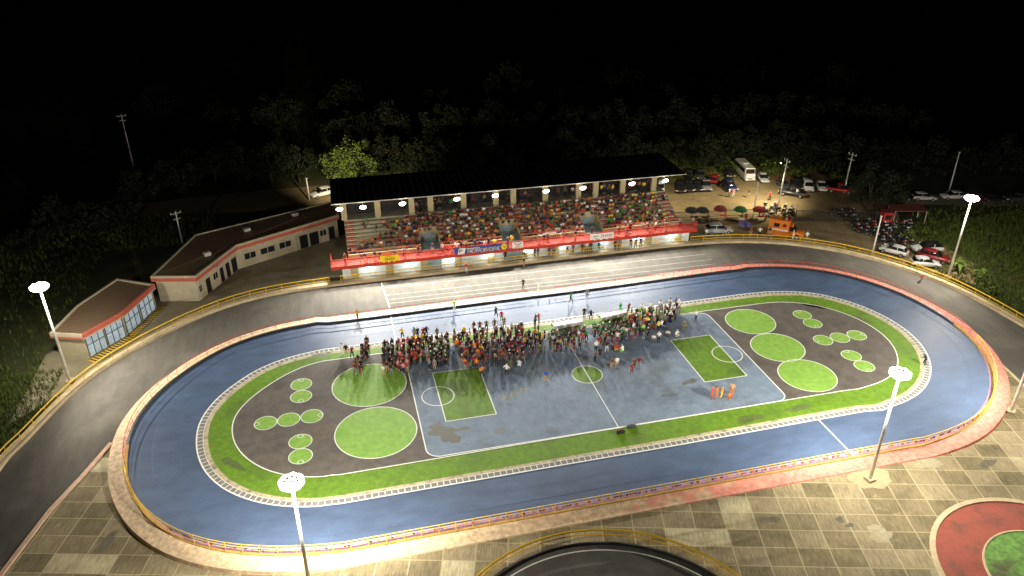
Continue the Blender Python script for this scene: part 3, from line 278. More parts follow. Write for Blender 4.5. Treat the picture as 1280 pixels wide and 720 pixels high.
flat('back_road',[(70,37.6),(94,30.6),(150,14),(152,19),(95,35.2),(71,42.4)],-.10,M['road'])
# outer ring road, wall, walk
def smooth(pts,k=6,closed=False):
    out=[]; n=len(pts)
    for i in range(n if closed else n-1):
        p=[Vector(pts[(i+j)%n] if closed else pts[min(max(i+j,0),n-1)]) for j in (-1,0,1,2)]
        for q in range(k):
            t=q/k; out.append(.5*((2*p[1])+(p[2]-p[0])*t+(2*p[0]-5*p[1]+4*p[2]-p[3])*t*t+(3*p[1]-p[0]-3*p[2]+p[3])*t**3))
    if not closed: out.append(Vector(pts[-1]))
    return [tuple(v) for v in out]
def relax(pts,n=2):
    for _ in range(n): pts=[pts[0]]+[tuple((a[k]+2*b[k]+c[k])/4 for k in range(len(b))) for a,b,c in zip(pts,pts[1:],pts[2:])]+[pts[-1]]
    return pts
def offs(pts,d):
    out=[]
    for i,p in enumerate(pts):
        a=Vector(pts[max(i-1,0)][:2]); b=Vector(pts[min(i+1,len(pts)-1)][:2]); t=(b-a).normalized(); out.append((p[0]-t.y*d,p[1]+t.x*d))
    return out
OUT=relax(smooth([(-60.5,-75),(-61.5,-40),(-61.2,-18)]+relax(RING_OUT,1)+[(57.6,-8),(56.4,-20),(54,-50),(53,-75)],6),6)
INN0=[(-59.8,-60),(-57.6,-28),(-56.27,-15.5),(-54.4,-8.6),(-52.69,-4.5),(-51.0,0.2)]
ov=oval(T_OUT,1.75)
arc=[(p[0],p[1]) for p in ov]
# inner edge: leaves the track apron at the left, follows it round the far side, leaves again at the right
ring_in=[p for p in arc if p[1]>0.4 or (p[0]>0 and p[1]>-6.5)]
ring_in.sort(key=lambda p: math.atan2(p[1],p[0]) if math.atan2(p[1],p[0])>-1.6 else 9,reverse=True)
INN=[(-60.5,-75)]+INN0+ring_in+[(48.4,-9.2),(47.5,-13.3),(46.2,-22),(44.5,-50),(44,-75)]
def resample(pts,n):
    L=[0]
    for a,b in zip(pts,pts[1:]): L.append(L[-1]+math.dist(a[:2],b[:2]))
    out=[];k=0
    for i in range(n):
        d=L[-1]*i/(n-1)
        while k<len(L)-2 and L[k+1]<d: k+=1
        t=(d-L[k])/max(1e-6,L[k+1]-L[k]); out.append(tuple(pts[k][q]+(pts[k+1][q]-pts[k][q])*t for q in range(len(pts[k]))))
    return out
A=resample(OUT,240); B=resample(INN,240)
b=MB(); b.strip([(p[0],p[1],0) for p in A],[(p[0],p[1],0) for p in B]); struct(b.build('ring_road',M['asphalt']))
def ribbon(name,pts,d0,d1,z0,z1,m,base=-.2,kind='structure'):
    a=offs(pts,d0); c=offs(pts,d1); b=MB()
    b.strip([(p[0],p[1],z0) for p in a],[(p[0],p[1],z1) for p in c]); b.strip([(p[0],p[1],base) for p in a],[(p[0],p[1],z0) for p in a]); b.strip([(p[0],p[1],z1) for p in c],[(p[0],p[1],base) for p in c])
    o=b.build(name,m)
    if kind: o['kind']=kind
    return o
ribbon('outer_kerb',OUT,0,.9,.34,.36,M['cream'])
lo=[p for p in INN if p[1]<.3 and p[0]<0]; ro=[p for p in INN if p[0]>0 and p[1]<-6.6]
ribbon('ring_road_kerb',lo,-.42,0,.11,.11,M['apron_pale']); ribbon('ring_road_kerb',ro,-.35,0,.11,.11,M['cream'])
# painted lanes on the ring road
def line(b,p,q,w=.11,z=.006,mi=0):
    p=Vector(p);q=Vector(q);t=(q-p).normalized();n=Vector((-t.y,t.x))*w/2
    b.ngon([(p.x-n.x,p.y-n.y,z),(q.x-n.x,q.y-n.y,z),(q.x+n.x,q.y+n.y,z),(p.x+n.x,p.y+n.y,z)],mi)
b=MB(); line(b,(-20.9,29.2),(-20.5,21.4),.14)
for y0,y1 in ((27.35,26.5),(25.05,24.55),(23.7,23.0),(22.6,21.9)): line(b,(-20.6,y0),(28.3,y1),.055)
struct(b.build('road_markings',mat('faded_lane_paint',(.42,.42,.38,1),.7,.3,3)))
# ---------------------------------------------------------------- skating track
po=oval(T_OUT,0,ZT); pi=oval(T_CURB,0,lambda a,c:.03)
b=MB(); rows=[]
for k in range(7):
    t=k/6; rows.append([tuple(pi[i][q]+(po[i][q]-pi[i][q])*t if q<2 else pi[i][2]+(po[i][2]-pi[i][2])*t**1.6 for q in range(3)) for i in range(len(po))])
for k in range(6): b.strip(rows[k],rows[k+1],closed=True)
struct(b.build('skating_track',M['blue'],smooth=True))
n=len(po)
# mauve painted edge on the near side
near=[i for i,p in enumerate(po) if p[1]<-4]
near_seq=[i for i in range(n) if po[i][1]<-6.0]
start=[i for i in near_seq if (i-1)%n not in near_seq][0]; seq=[]; i=start
while i in near_seq: seq.append(i); i=(i+1)%n
b=MB(); pe=oval(T_OUT,-.95,0)
def on_track(i,t):
    p,q=pi[i],po[i]; return tuple(p[k]+(q[k]-p[k])*t if k<2 else p[2]+(q[2]-p[2])*t**1.6 for k in range(3))
b.strip([tuple(c+(.012 if k==2 else 0) for k,c in enumerate(on_track(i,1-.13*min(1,.12+j/26,.12+(len(seq)-1-j)/26)))) for j,i in enumerate(seq)],[tuple(c+(.012 if k==2 else 0) for k,c in enumerate(on_track(i,1.0))) for i in seq])
struct(b.build('track_edge_strip',M['mauve']))
b=MB()
def track_line(x,near,w=.13):
    ps=[]
    for t in range(7):
        best=min((i for i in range(n) if (po[i][1]<0)==near),key=lambda i:abs(on_track(i,t/6)[0]-x)); p=on_track(best,t/6); ps.append((x,p[1],p[2]+.018))
    b.strip([(p[0]-w/2,p[1],p[2]) for p in ps],[(p[0]+w/2,p[1],p[2]) for p in ps])
track_line(-20.6,False,.16); track_line(21.0,True); struct(b.build('track_lines',M['white_line']))
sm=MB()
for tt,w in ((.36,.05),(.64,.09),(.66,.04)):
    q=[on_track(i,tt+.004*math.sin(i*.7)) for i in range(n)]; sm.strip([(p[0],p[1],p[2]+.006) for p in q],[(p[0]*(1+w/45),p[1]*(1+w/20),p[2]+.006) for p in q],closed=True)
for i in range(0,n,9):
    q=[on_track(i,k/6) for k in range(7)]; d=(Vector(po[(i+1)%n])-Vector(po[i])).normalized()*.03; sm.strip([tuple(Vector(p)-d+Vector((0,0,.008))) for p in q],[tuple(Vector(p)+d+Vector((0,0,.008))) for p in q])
struct(sm.build('track_seams',mat('dark_seam_paint',(.055,.082,.15,1),.6,.3,2)))  # seam and wear lines in a slightly darker blue paint
# rim kerb (low wall) and apron
zt=lambda a,c: bank(a,c)+.24
k0=oval(T_OUT,0.003,zt); k1=oval(T_OUT,.24,zt)
b=MB(); b.strip(k0,k1,closed=True); b.strip([(p[0],p[1],-.1) for p in k0],k0,closed=True); b.strip(k1,[(p[0],p[1],-.1) for p in k1],closed=True)
mi=[0 if (p[1]+p2[1])/2<-2 else 1 for p,p2 in zip(k0,k0[1:]+k0[:1])]; b.m=mi*3
struct(b.build('track_kerb',[M['kerbyellow'],M['dark']]))  # far kerb coloured dark to stand for its shaded inner face
T_AP=1.72
za=lambda a,c: bank(a,c)+.12
def za2(a,c): return bank(a,c)*.85+(.03)
a0=oval(T_OUT,.243,za); a1=oval(T_OUT,T_AP,za2)
b=MB(); b.strip(a0,a1,closed=True); b.strip(a1,[(p[0]*1.002,p[1]*1.004,-.1) for p in a1],closed=True)
mi=[]
for p,p2 in zip(a0,a0[1:]+a0[:1]): mi.append(0 if (p[0]>2 and p[1]<4) else 1)
struct(b.build('track_apron',M['apron']))
# ---------------------------------------------------------------- infield
def ring(name,o1,z,m):
    b=MB(); b.ngon([(p[0],p[1],z) for p in o1]); return struct(b.build(name,m))
ring('infield_base',oval(T_CURB,.05),.030,M['curb'])
b=MB(); b.strip([(p[0],p[1],.036) for p in oval(T_CURB,-.02)],[(p[0],p[1],.036) for p in oval(T_CURB,-.62)],closed=True); struct(b.build('drain_strip',M['curb_inner']))
ring('green_border',oval(T_CURB,-1.12),.040,M['green'])
ring('dark_playing_surface',oval(T_GREEN,0),.046,M['darkcourt'])
def rrect(x0,x1,y0,y1,r,n=6):
    out=[]
    for cx,cy,a in ((x1-r,y0+r,-90),(x1-r,y1-r,0),(x0+r,y1-r,90),(x0+r,y0+r,180)):
        for i in range(n+1): q=R(a+90*i/n); out.append((cx+r*math.cos(q),cy+r*math.sin(q)))
    return out
court=rrect(-20,20,-10.0,10.0,1.3)
flat('court_floor',court,.052,M['court'])
def circ(x,y,r,n=48,z=.058): return [(x+r*math.cos(2*math.pi*i/n),y+r*math.sin(2*math.pi*i/n),z) for i in range(n)]
bg=MB(); bl=MB(); ln=MB()
def outline(pts,w,z,closed=True):
    q=[(p[0],p[1]) for p in pts]; m=len(q); a=[];c=[]
    for i in range(m):
        p0=Vector(q[i-1] if closed or i>0 else q[i]); p1=Vector(q[(i+1)%m] if closed or i<m-1 else q[i]); t=(p1-p0).normalized(); a.append((q[i][0]-t.y*w/2,q[i][1]+t.x*w/2,z)); c.append((q[i][0]+t.y*w/2,q[i][1]-t.x*w/2,z))
    ln.strip(a,c,closed=closed)
for x0,x1 in ((-17.3,-11.85),(12.5,17.8)):
    pts=[(x0,-4.7),(x1,-4.7),(x1,4.55),(x0,4.55)]; bg.ngon([(p[0],p[1],.058) for p in pts])
    for i in range(4): line(ln,pts[i],pts[(i+1)%4],.11,.064)
bg.ngon(circ(0,0,1.75)); outline(circ(0,0,1.75),.1,.064)
for x in (-17.4,17.8): outline(circ(x,0,1.78),.1,.066)
line(ln,(0,-10),(0,9.9),.1,.068)
outline(court,.12,.064)
outline(oval(T_GREEN,0),.12,.062)
big=[(-24.58,4.1,4.15),(-24.6,-4.58,4.2),(24.5,6.35,3.15),(24.54,-0.08,3.2),(24.6,-6.3,3.25)]
small=[(-32.07,5.96),(-32.1,3.6),(-35.75,-.34),(-33.39,-.33),(-31.0,-.32),(-32.2,-4.31),(-32.2,-6.65),(32.0,6.24),(32.05,3.95),(30.91,0),(33.3,0),(35.7,0),(32.13,-3.9),(32.2,-6.26)]
for x,y,r in big: bl.ngon(circ(x,y,r,64)); outline(circ(x,y,r,64),.1,.064)
notch=[(0,1),(0,-1),(-1,0),None,(1,0),(0,1),(0,-1),(0,1),(0,-1),(-1,0),None,(1,0),(0,1),(0,-1)]
for (x,y),d in zip(small,notch):
    bl.ngon(circ(x,y,1.15,32)); outline(circ(x,y,1.15,32),.08,.064)
    if d: outline([(x+d[0]*.9+.28*math.cos(a*.5),y+d[1]*.9+.28*math.sin(a*.5)) for a in range(13)],.06,.066,closed=True)
struct(bg.build('green_court_zones',M['green'])); struct(bl.build('lime_court_circles',M['lime']))
# white line and cross ticks of the ladder-like drain
cw=oval(T_CURB,0); outline(cw,.14,.064); outline(oval(T_CURB,-.64),.05,.062)
cc=resample(cw+[cw[0]],330); ci=resample(oval(T_CURB,-.6)+[oval(T_CURB,-.6)[0]],330)
for j,p in enumerate(cc[:-1]):
    a_=Vector(cc[j-1 if j else -2][:2]); c_=Vector(cc[j+1][:2]); t_=(c_-a_).normalized(); line(ln,(p[0],p[1]),(p[0]-t_.y*.6,p[1]+t_.x*.6),.075,.0665)
struct(ln.build('court_markings',M['white_line']))
def blot(name,parts,z,m):
    b=MB()
    for k,(x,y,rx,ry,a) in enumerate(parts):
        n=40; ph=[random.uniform(0,6.28) for _ in range(4)]; pts=[]
        for i in range(n):
            t=2*math.pi*i/n; w=1+.16*math.sin(2*t+ph[0])+.12*math.sin(3*t+ph[1])+.08*math.sin(5*t+ph[2])+.05*math.sin(9*t+ph[3])
            u,v=rx*w*math.cos(t),ry*w*math.sin(t); pts.append((x+u*math.cos(R(a))-v*math.sin(R(a)),y+u*math.sin(R(a))+v*math.cos(R(a)),z+.0015*k))
        b.ngon(pts)
    return struct(b.build(name,m))
M['stain']=mat('dried_water_stain',(.075,.07,.055,1),.5,.3,2)
M['stain2']=mat('faint_stain',(.10,.105,.105,1),.5,.3,2)
M['wet']=mat('wet_dark_stain',(.10,.075,.055,1),.4,.3,2)
blot('floor_stain',[(-18.0,-6.1,1.3,.8,10),(-17.3,-7.4,1.0,.9,0),(-15.9,-6.3,1.1,.25,5),(-18.5,-5.2,.6,.5,0)],.0530,M['stain'])
blot('floor_stain',[(-12.2,-7.6,.55,.45,0),(-9.8,-2.0,1.1,.45,12),(-8.0,-1.2,.8,.35,12),(10.9,-4.2,1,.4,20),(7.5,-6,.9,.3,0)],.0530,M['stain2'])
blot('floor_stain',[(-30.0,-3.2,1.4,1.2,0),(-31.4,-3.6,.7,.6,30)],.0475,M['wet'])
blot('floor_stain',[(14,-12.0,1.9,.5,5),(20,-11.6,1.6,.45,0),(-30,11.5,1.5,.4,0),(35,8.0,1.5,.5,-40),(38.8,3.5,1.3,.5,-60),(-38.6,-6.2,1.5,.45,-50)],.0415,mat('green_wear',(.075,.11,.025,1),.6,.3,2))
blot('plaza_stain',[(14.5,-27.0,.5,.3,30),(14.9,-27.8,.4,.25,0),(33,-24,1.0,.5,10),(8.5,-25.5,.9,.35,-15),(22,-31.0,.8,.5,40),(-48.5,-14,1.2,.5,60)],-.024,mat('old_oil_stain',(.12,.10,.06,1),.7,.4,3))
blot('plaza_stain',[(16.8,-29.3,1.1,.9,-15),(27.5,-22.5,1.3,.8,-15),(19.5,-34.5,1.4,.8,-10),(31.5,-20.8,1.0,.7,-15)],-.022,mat('spilled_cement',(.34,.30,.19,1),.8,.25,3))
# round red planter bed and the small practice oval (lower right and bottom)
pc=(27.5,-37.2)
def ell(r,n=64,c=pc,sx=1): return [(c[0]+r*sx*math.cos(2*math.pi*i/n),c[1]+r*math.sin(2*math.pi*i/n)) for i in range(n)]
flat('red_walk',ell(9.0),.02,M['redclay'])
b=MB(); b.strip([(p[0],p[1],.12) for p in ell(9.35)],[(p[0],p[1],.12) for p in ell(8.9)],closed=True); b.strip([(p[0],p[1],-.05) for p in ell(9.35)],[(p[0],p[1],.12) for p in ell(9.35)],closed=True); b.strip([(p[0],p[1],.12) for p in ell(8.9)],[(p[0],p[1],.0) for p in ell(8.9)],closed=True)
b.strip([(p[0],p[1],.14) for p in ell(5.35)],[(p[0],p[1],.14) for p in ell(5.2)],closed=True); b.strip([(p[0],p[1],0) for p in ell(5.35)],[(p[0],p[1],.14) for p in ell(5.35)],closed=True)
struct(b.build('planter_kerb',M['cream']))
flat('planter_lawn',ell(5.2),.08,M['lawn'])
sc=(-10.3,-37.2); SR=12.9
def so(r): return [(sc[0]+(-1)*0+r*math.cos(R(a)),sc[1]+r*math.sin(R(a))) for a in range(-6,187,3)]
flat('practice_track',so(SR),.02,M['asphalt'])
w0=[(p[0],p[1]) for p in so(SR)]
b=MB(); b.strip([(p[0],p[1],.3) for p in so(SR)],[(p[0],p[1],.3) for p in so(SR+.14)]); b.strip([(p[0],p[1],0) for p in so(SR)],[(p[0],p[1],.3) for p in so(SR)]); b.strip([(p[0],p[1],.3) for p in so(SR+.14)],[(p[0],p[1],0) for p in so(SR+.14)]); struct(b.build('practice_track_kerb',M['dark']))
b=MB(); b.strip([(p[0],p[1],.03) for p in so(SR-.5)],[(p[0],p[1],.03) for p in so(SR-.62)]); struct(b.build('practice_track_line',M['white_line']))
# ---------------------------------------------------------------- railings
def railing(name,label,pts,h,sp,m,r=.035,mids=(.5,),pr=.03,mid_m=None,stub=0,group=None):
    """pts: 3-D foot points of the fence line"""
    root=thing(name,label,'railing',pts[0],0,group); o0=Vector(pts[0])
    L=sum(math.dist(a,b) for a,b in zip(pts,pts[1:])); np_=int(L/sp)+1
    rel=[tuple(Vector(p)-o0) for p in pts]
    b=MB(); b.tube([(p[0],p[1],p[2]+h) for p in rel],r,5); b.build('top_rail',m,root)
    for f in mids: b=MB(); b.tube([(p[0],p[1],p[2]+h*f) for p in rel],r*.7,4); b.build('lower_rail',mid_m or m,root)
    pp=resample(rel,np_); b=MB(); b.tube([(0,0,-.05),(0,0,h)],pr,5); first=b.build('post',m,root); extra=MB()
    for i,p in enumerate(pp):
        if i==0: first.location=p; continue
        if i>98: extra.tube([(p[0],p[1],p[2]-.05),(p[0],p[1],p[2]+h)],pr,5); continue
        c=first.copy(); C.objects.link(c); c.location=p
    if extra.f: e=extra.build('posts',m,root); e['kind']='stuff'
    return root
def walk_idx(cond):
    ids=[i for i in range(n) if cond(i)]; s0=[i for i in ids if (i-1)%n not in ids][0]; out=[]; i=s0
    while i in ids: out.append(i); i=(i+1)%n
    return out
kr=oval(T_OUT,.14,zt)
nearseq=walk_idx(lambda i: kr[i][1]<-5.0)
railing('track_railing','yellow railing curving along the near side of the blue track',[kr[i] for i in nearseq],.98,1.5,M['yellow'],.036,(.45,.72),.03)
M['railmix']=mat('rust_orange_rail',(.55,.17,.05,1),.5,.2,1)
far=walk_idx(lambda i: kr[i][1]>=-5.2)
fL=[kr[i] for i in far if kr[i][0]<-.2 ]; fR=[kr[i] for i in far if kr[i][0]>1.2]
railing('track_railing','red topped railing on the grandstand side of the track, right of the gate',fR,.95,1.5,M['redrail'],.036,(.5,),.022)
railing('track_railing','red topped railing on the grandstand side of the track, left of the gate',fL[::1],.95,1.5,M['redrail'],.036,(.5,),.022)
g=thing('track_gate','open yellow gate leaf in the gap of the far track railing','gate',(.45,19.55,.3))
b=MB(); b.tube([(-.6,.1,0),(-.6,.1,1.15)],.06,6); b.build('gate_post',M['yellow'],g); b=MB(); b.tube([(.75,.1,0),(.75,.1,1.15)],.06,6); b.build('gate_post',M['yellow'],g)
b=MB(); b.tube([(-.6,.1,1.05),(-.5,1.5,1.05),(-.5,1.5,.1),(-.6,.1,.1)],.035,5); b.build('gate_leaf',M['yellow'],g)
po_rail=[(p[0],p[1],.35) for p in offs(OUT,.3)]
po_rail=[p for p in po_rail if p[1]>-24]
iL=[p for p in po_rail if p[0]<-27]; iM=[p for p in po_rail if -27.2<=p[0]<=27.5]; iR=[p for p in po_rail if p[0]>27.4]
for seg,lab in ((iL,'yellow railing of the outer ring road, left stretch past the two low buildings'),(iM,'yellow railing of the outer ring road running below the grandstand'),(iR,'yellow railing of the outer ring road, right stretch past the parked cars')):
    railing('outer_railing',lab,seg,1.0,2.1,M['yellow'],.065,(.52,),.03)
railing('practice_railing','thick yellow railing arching round the small practice track at the bottom',[(p[0],p[1],.0) for p in so(SR+.75)],1.05,1.9,M['yellow'],.10,(.5,),.03)
# bunting on the near railing
pal=['pink','red','navy','pink','purple','red']
nr=[kr[i] for i in nearseq]; q=resample(nr,360); 
bt=MB()
for i,p in enumerate(q):
    if random.random()<.5 or not(30<i<330): continue
    d=Vector(q[min(i+1,359)])-Vector(q[i-1]); d.z=0; d.normalize(); w=.13; z=p[2]+.62; mi=random.choice([0,0,1,2,3])
    nx,ny=-d.y*.02,d.x*.02
    for s_ in (1,-1): bt.ngon([(p[0]-d.x*w+nx*s_,p[1]-d.y*w+ny*s_,z),(p[0]+d.x*w+nx*s_,p[1]+d.y*w+ny*s_,z),(p[0]+d.x*w*.7+nx*s_,p[1]+d.y*w*.7+ny*s_,z-.22),(p[0]-d.x*w*.7+nx*s_,p[1]-d.y*w*.7+ny*s_,z-.22)],mi)
bt.tube([(p[0],p[1],p[2]+.62) for p in q[30:330]],.012,3,4)
tag(bt.build('bunting',[CLO['pink'],CLO['red'],CLO['navy'],CLO['purple'],M['white']]),'string of small pink, red and blue flags tied along the near yellow railing','bunting')
# ---------------------------------------------------------------- grandstand
X0,X1=-25.0,26.6; FY=31.3; FZ=2.15; SY=32.9; NR=9; DY=.70; Z0=2.75; DZ=.34; TY=SY+NR*DY; TZ=Z0+NR*DZ
ST=thing('grandstand','long grandstand with red balcony, stepped seating and black sheet roof','grandstand',(0,0,0))
VX=(-13.0,-0.75,12.3); VW=3.0
b=MB(); b.box(((X0+X1)/2,FY+.15,FZ/2-.03),(X1-X0+2.2,.3,FZ+.05),mi=0); b.build('front_wall',M['panel_white'],ST)
pil=MB(); pil.box((0,0,FZ/2),(1.05,.2,FZ)); p0=None
for i in range(11):
    x=-24.4+i*5.02
    if p0 is None: p0=pil.build('pilaster',M['pilaster'],ST,loc=(x,FY-.1,0)); continue
    c=p0.copy(); C.objects.link(c); c.location.x=x
for vx in VX:   # passage openings at ground level
    b=MB(); b.box((vx,FY-.02,1.0),(2.4,.06,2.0)); b.build('passage_door',M['panel_blue'],ST)
b=MB(); b.box(((X0+X1)/2-.3,FY+.45,FZ+.15),(X1-X0+4.6,2.5,.28),mi=1); b.box(((X0+X1)/2-.3,FY-.83,FZ+.12),(X1-X0+4.6,.07,.5)); b.build('balcony',[M['red'],M['redfloor']],ST)
BX0,BX1=X0-2.45,X1+1.85
# balcony rail with mesh infill
bal=MB()
for z in (.5,.8,1.1,1.42): bal.tube([(BX0,FY-.78,FZ+z),(BX1,FY-.78,FZ+z)],.035,4)
for x in (BX0,BX1): bal.tube([(x,FY-.78,FZ+1.42),(x,FY+1.5,FZ+1.42)],.035,4); bal.tube([(x,FY-.78,FZ+.9),(x,FY+1.5,FZ+.9)],.035,4)
k=BX0
while k<BX1: bal.tube([(k,FY-.78,FZ+.2),(k,FY-.78,FZ+1.42)],.02,4); k+=.2
k=BX0
while k<BX1: bal.tube([(k,FY-.78,FZ+.2),(k,FY-.78,FZ+1.5)],.045,4); k+=2.0
bal.build('balcony_railing',M['red'],ST)
# seating tiers (with gaps at the three stair wells)
secs=[(X0,VX[0]-VW/2),(VX[0]+VW/2,VX[1]-VW/2),(VX[1]+VW/2,VX[2]-VW/2),(VX[2]+VW/2,X1)]
def tiers(x0,x1,r0,r1,b,mi):
    for r in range(r0,r1):
        y=SY+r*DY; z=Z0+r*DZ
        b.add([(x0,y,z-DZ),(x1,y,z-DZ),(x1,y,z),(x0,y,z),(x1,y+DY,z),(x0,y+DY,z)],[(0,1,2,3),(3,2,4,5)],mi)
seat=MB(); stair=MB()
VR=5
for x0,x1 in secs: tiers(x0,x1,0,NR,seat,0)
for vx in VX: tiers(vx-VW/2,vx+VW/2,VR,NR,seat,0)
seat.box(((X0+X1)/2,TY+1.2,TZ-.2),(X1-X0,2.4,.4)); 
for x0 in (X0,X1): seat.add([(x0,SY,0),(x0,TY+2.4,0),(x0,TY+2.4,TZ),(x0,TY,TZ),(x0,SY,Z0)],[(0,1,2,3,4)])
seat.build('seating_tiers',M['bench'],ST)
# bench lips (dark riser shadows come from real overhanging seats)
for x0,x1 in secs:
    for r in range(NR):
        bs=MB(); bs.box(((x0+x1)/2,SY+r*DY+.12,Z0+r*DZ+.10),(x1-x0-3.4,.34,.08)); bs.build('bench',M['pilaster'],ST)
for x in [X0+.75]+[v+s*(VW/2+.7) for v in VX for s in (-1,1)]+[X1-.75]:
    sm=MB()
    for r in range(NR):
        for h in (0,1):
            y=SY+r*DY+h*DY/2; z=Z0+r*DZ-DZ+(h+1)*DZ/2
            sm.box((x,y+DY/4+.01,z+.02),(1.25,DY/2,DZ/2+.05),mi=0)
            sm.box((x,y+.05,z+.05),(1.26,.12,.035),mi=1)
    sm.build('stairway',[M['red'],M['apron_pale']],ST)
for vx in VX:
    b=MB(); y1=SY+VR*DY; zt_=Z0+VR*DZ
    b.box((vx,y1-.06,(FZ+zt_)/2+.1),(VW,.12,zt_-FZ+.3),mi=1); b.box((vx,y1-.14,FZ+.85),(VW-.9,.06,1.6),mi=0)
    for s in (-1,1): b.add([(vx+s*VW/2,SY,FZ),(vx+s*VW/2,y1,FZ),(vx+s*VW/2,y1,zt_+.35),(vx+s*VW/2,SY,Z0+.35)],[(0,1,2,3)],1)
    b.box((vx,(SY+y1)/2,FZ+.30),(VW,y1-SY,.03),mi=0)
    b.build('stair_well',[M['panel_blue'],M['pilaster']],ST)
b=MB()
for x0,x1 in secs: b.box(((x0+x1)/2,SY-.15,FZ+.62),(x1-x0,.16,.7))
b.build('front_parapet',M['pilaster'],ST)
b=MB()
for x0,x1 in secs:
    k=x0
    while k<=x1: b.tube([(k,SY-.15,FZ+.9),(k,SY-.15,FZ+1.45)],.03,4); k+=1.4
    b.tube([(x0,SY-.15,FZ+1.45),(x1,SY-.15,FZ+1.45)],.025,4)
b.build('parapet_rail',M['redrail'],ST)
RZ=9.8; RY0=35.6; RY1=45.4; RX0,RX1=-26.6,28.1
cb=MB(); cb.box((0,0,0),(.85,.5,RZ-TZ)); c0=None
for x in (-24.9,-19.9,-14.8,-11.9,-6.8,-1.7,1.1,6.3,11.8,14.7,19.3,24.7):
    if c0 is None: c0=cb.build('column',M['pilaster'],ST,loc=(x,TY+.35,(TZ+RZ)/2)); continue
    c=c0.copy(); C.objects.link(c); c.location.x=x
b=MB(); b.box(((X0+X1)/2,TY+2.5,TZ+1.1),(X1-X0,.15,2.2)); b.build('rear_wall',M['dark'],ST)
b=MB(); b.tube([(X0,TY+.3,TZ+1.9),(X1,TY+.3,TZ+1.9)],.05,5); b.tube([(X0,TY+.3,TZ+1.0),(X1,TY+.3,TZ+1.0)],.03,4)
k=X0
while k<X1: b.tube([(k,TY+.3,TZ),(k,TY+.3,TZ+1.9)],.02,4); k+=1.25
b.build('rear_railing',M['dark'],ST)
b=MB(); rp=[(RX0,RY0),(RX1,RY0-.3),(RX1-.2,RY1-.2),(RX0+.2,RY1)]
vs=[(p[0],p[1],RZ+(.0 if i<2 else .35)) for i,p in enumerate(rp)]; vs+=[(v[0],v[1],v[2]+.16) for v in vs]
b.add(vs,[(3,2,1,0),(4,5,6,7),(0,1,5,4),(1,2,6,5),(2,3,7,6),(3,0,4,7)])
rf=b.build('roof',M['roof_black'],ST)
b=MB(); 
for i in range(56): x=RX0+.5+i*.97; b.add([(x,RY0+.05,RZ+.165),(x+.08,RY0+.05,RZ+.165),(x+.04,RY0+.05,RZ+.22),(x,RY1-.2,RZ+.515),(x+.08,RY1-.2,RZ+.515),(x+.04,RY1-.2,RZ+.57)],[(0,1,2),(0,2,5,3),(2,1,4,5),(3,5,4)])
b.build('roof_ribs',M['roof_black'],rf)
b=MB(); b.tube([(RX0,RY0-.06,RZ+.1),(RX1,RY0-.36,RZ+.1)],.07,5); b.build('gutter',M['steel'],ST)
# stand floodlights (hang from the roof edge: things of their own)
LX=[(-25.5,'first, over the end of the low building'),(-22.2,'second, over the empty left benches'),(-16.6,'third from left'),(-8.65,'fourth from left, over the long blue banner'),(-2.85,'fifth from left, beside the cloth flag bay'),(4.95,'sixth from left, over the centre right block'),(10.75,'seventh from left, over the right stair well'),(18.7,'eighth, over the right hand seats'),(24.2,'ninth, dimmest, at the right roof end')]
f0=thing('floodlight','round lit floodlight on the grandstand roof edge, '+LX[0][1],'floodlight',(LX[0][0],RY0-.95,RZ-.38),0,'floodlights along the grandstand roof edge')
def flood_parts(f,lr=.46):
    b=MB(); b.tube([(0,.95,.42),(0,.2,.3),(0,.1,.1)],.03,5); b.build('bracket',M['steel'],f)
    b=MB(); b.tube([(0,.16,.16),(0,.04,.04)],[.16,.30],12); b.build('housing',M['dark'],f)
    b=MB(); b.tube([(0,.03,.06),(0,-.03,0),(0,-.10,-.07),(0,-.15,-.12)],[lr,lr*.97,lr*.7,.05],16); b.build('lens',M['lens'],f,smooth=True)
flood_parts(f0)
for x,l in LX[1:]: dup(f0,(x,RY0-.95-.0055*(x-RX0),RZ-.38),0,'round lit floodlight on the grandstand roof edge, '+l)
# banners on the balcony
def banner(name,label,x0,x1,mats,draw,z0=FZ+.3,z1=FZ+1.35,sag=.05):
    b=MB(); y=FY-.86; n=14; A=[];B_=[]
    for i in range(n+1):
        x=x0+(x1-x0)*i/n; w=.02*math.sin(i*1.7); s=sag*math.sin(math.pi*i/n); A.append((x,y+w,z0-s)); B_.append((x,y+w,z1-s))
    b.strip(A,B_); b.strip([(p[0],p[1]+.03,p[2]) for p in B_],[(p[0],p[1]+.03,p[2]) for p in A])
    draw(b,y-.035,z0-sag,z1-sag)
    return tag(b.build(name,mats),label,'banner')
def strokes(b,y,pts,w,mi):
    for a,c in zip(pts,pts[1:]):
        a=Vector(a);c=Vector(c);t=(c-a).normalized();n=Vector((-t.y,t.x))*w/2
        b.ngon([(a.x-n.x,y,a.y-n.y),(c.x-n.x,y,c.y-n.y),(c.x+n.x,y,c.y+n.y),(a.x+n.x,y,a.y+n.y)],mi)
def d_yellow(b,y,z0,z1):
    cx=-19.35;cz=(z0+z1)/2
    for dx in (-.55,-.28,.0,.28,.55): strokes(b,y,[(cx+dx-.1,cz-.2),(cx+dx,cz+.22),(cx+dx+.1,cz-.2)],.07,1)
    strokes(b,y,[(cx-.7,cz+.35),(cx+.1,cz+.42),(cx+.7,cz+.35)],.06,2)
banner('banner','yellow rectangular banner with a small dark emblem on the balcony rail',-20.7,-18.0,[mat('banner_yellow',(.85,.62,.02,1),.6,.05),CLO['olive'],CLO['orange']],d_yellow)
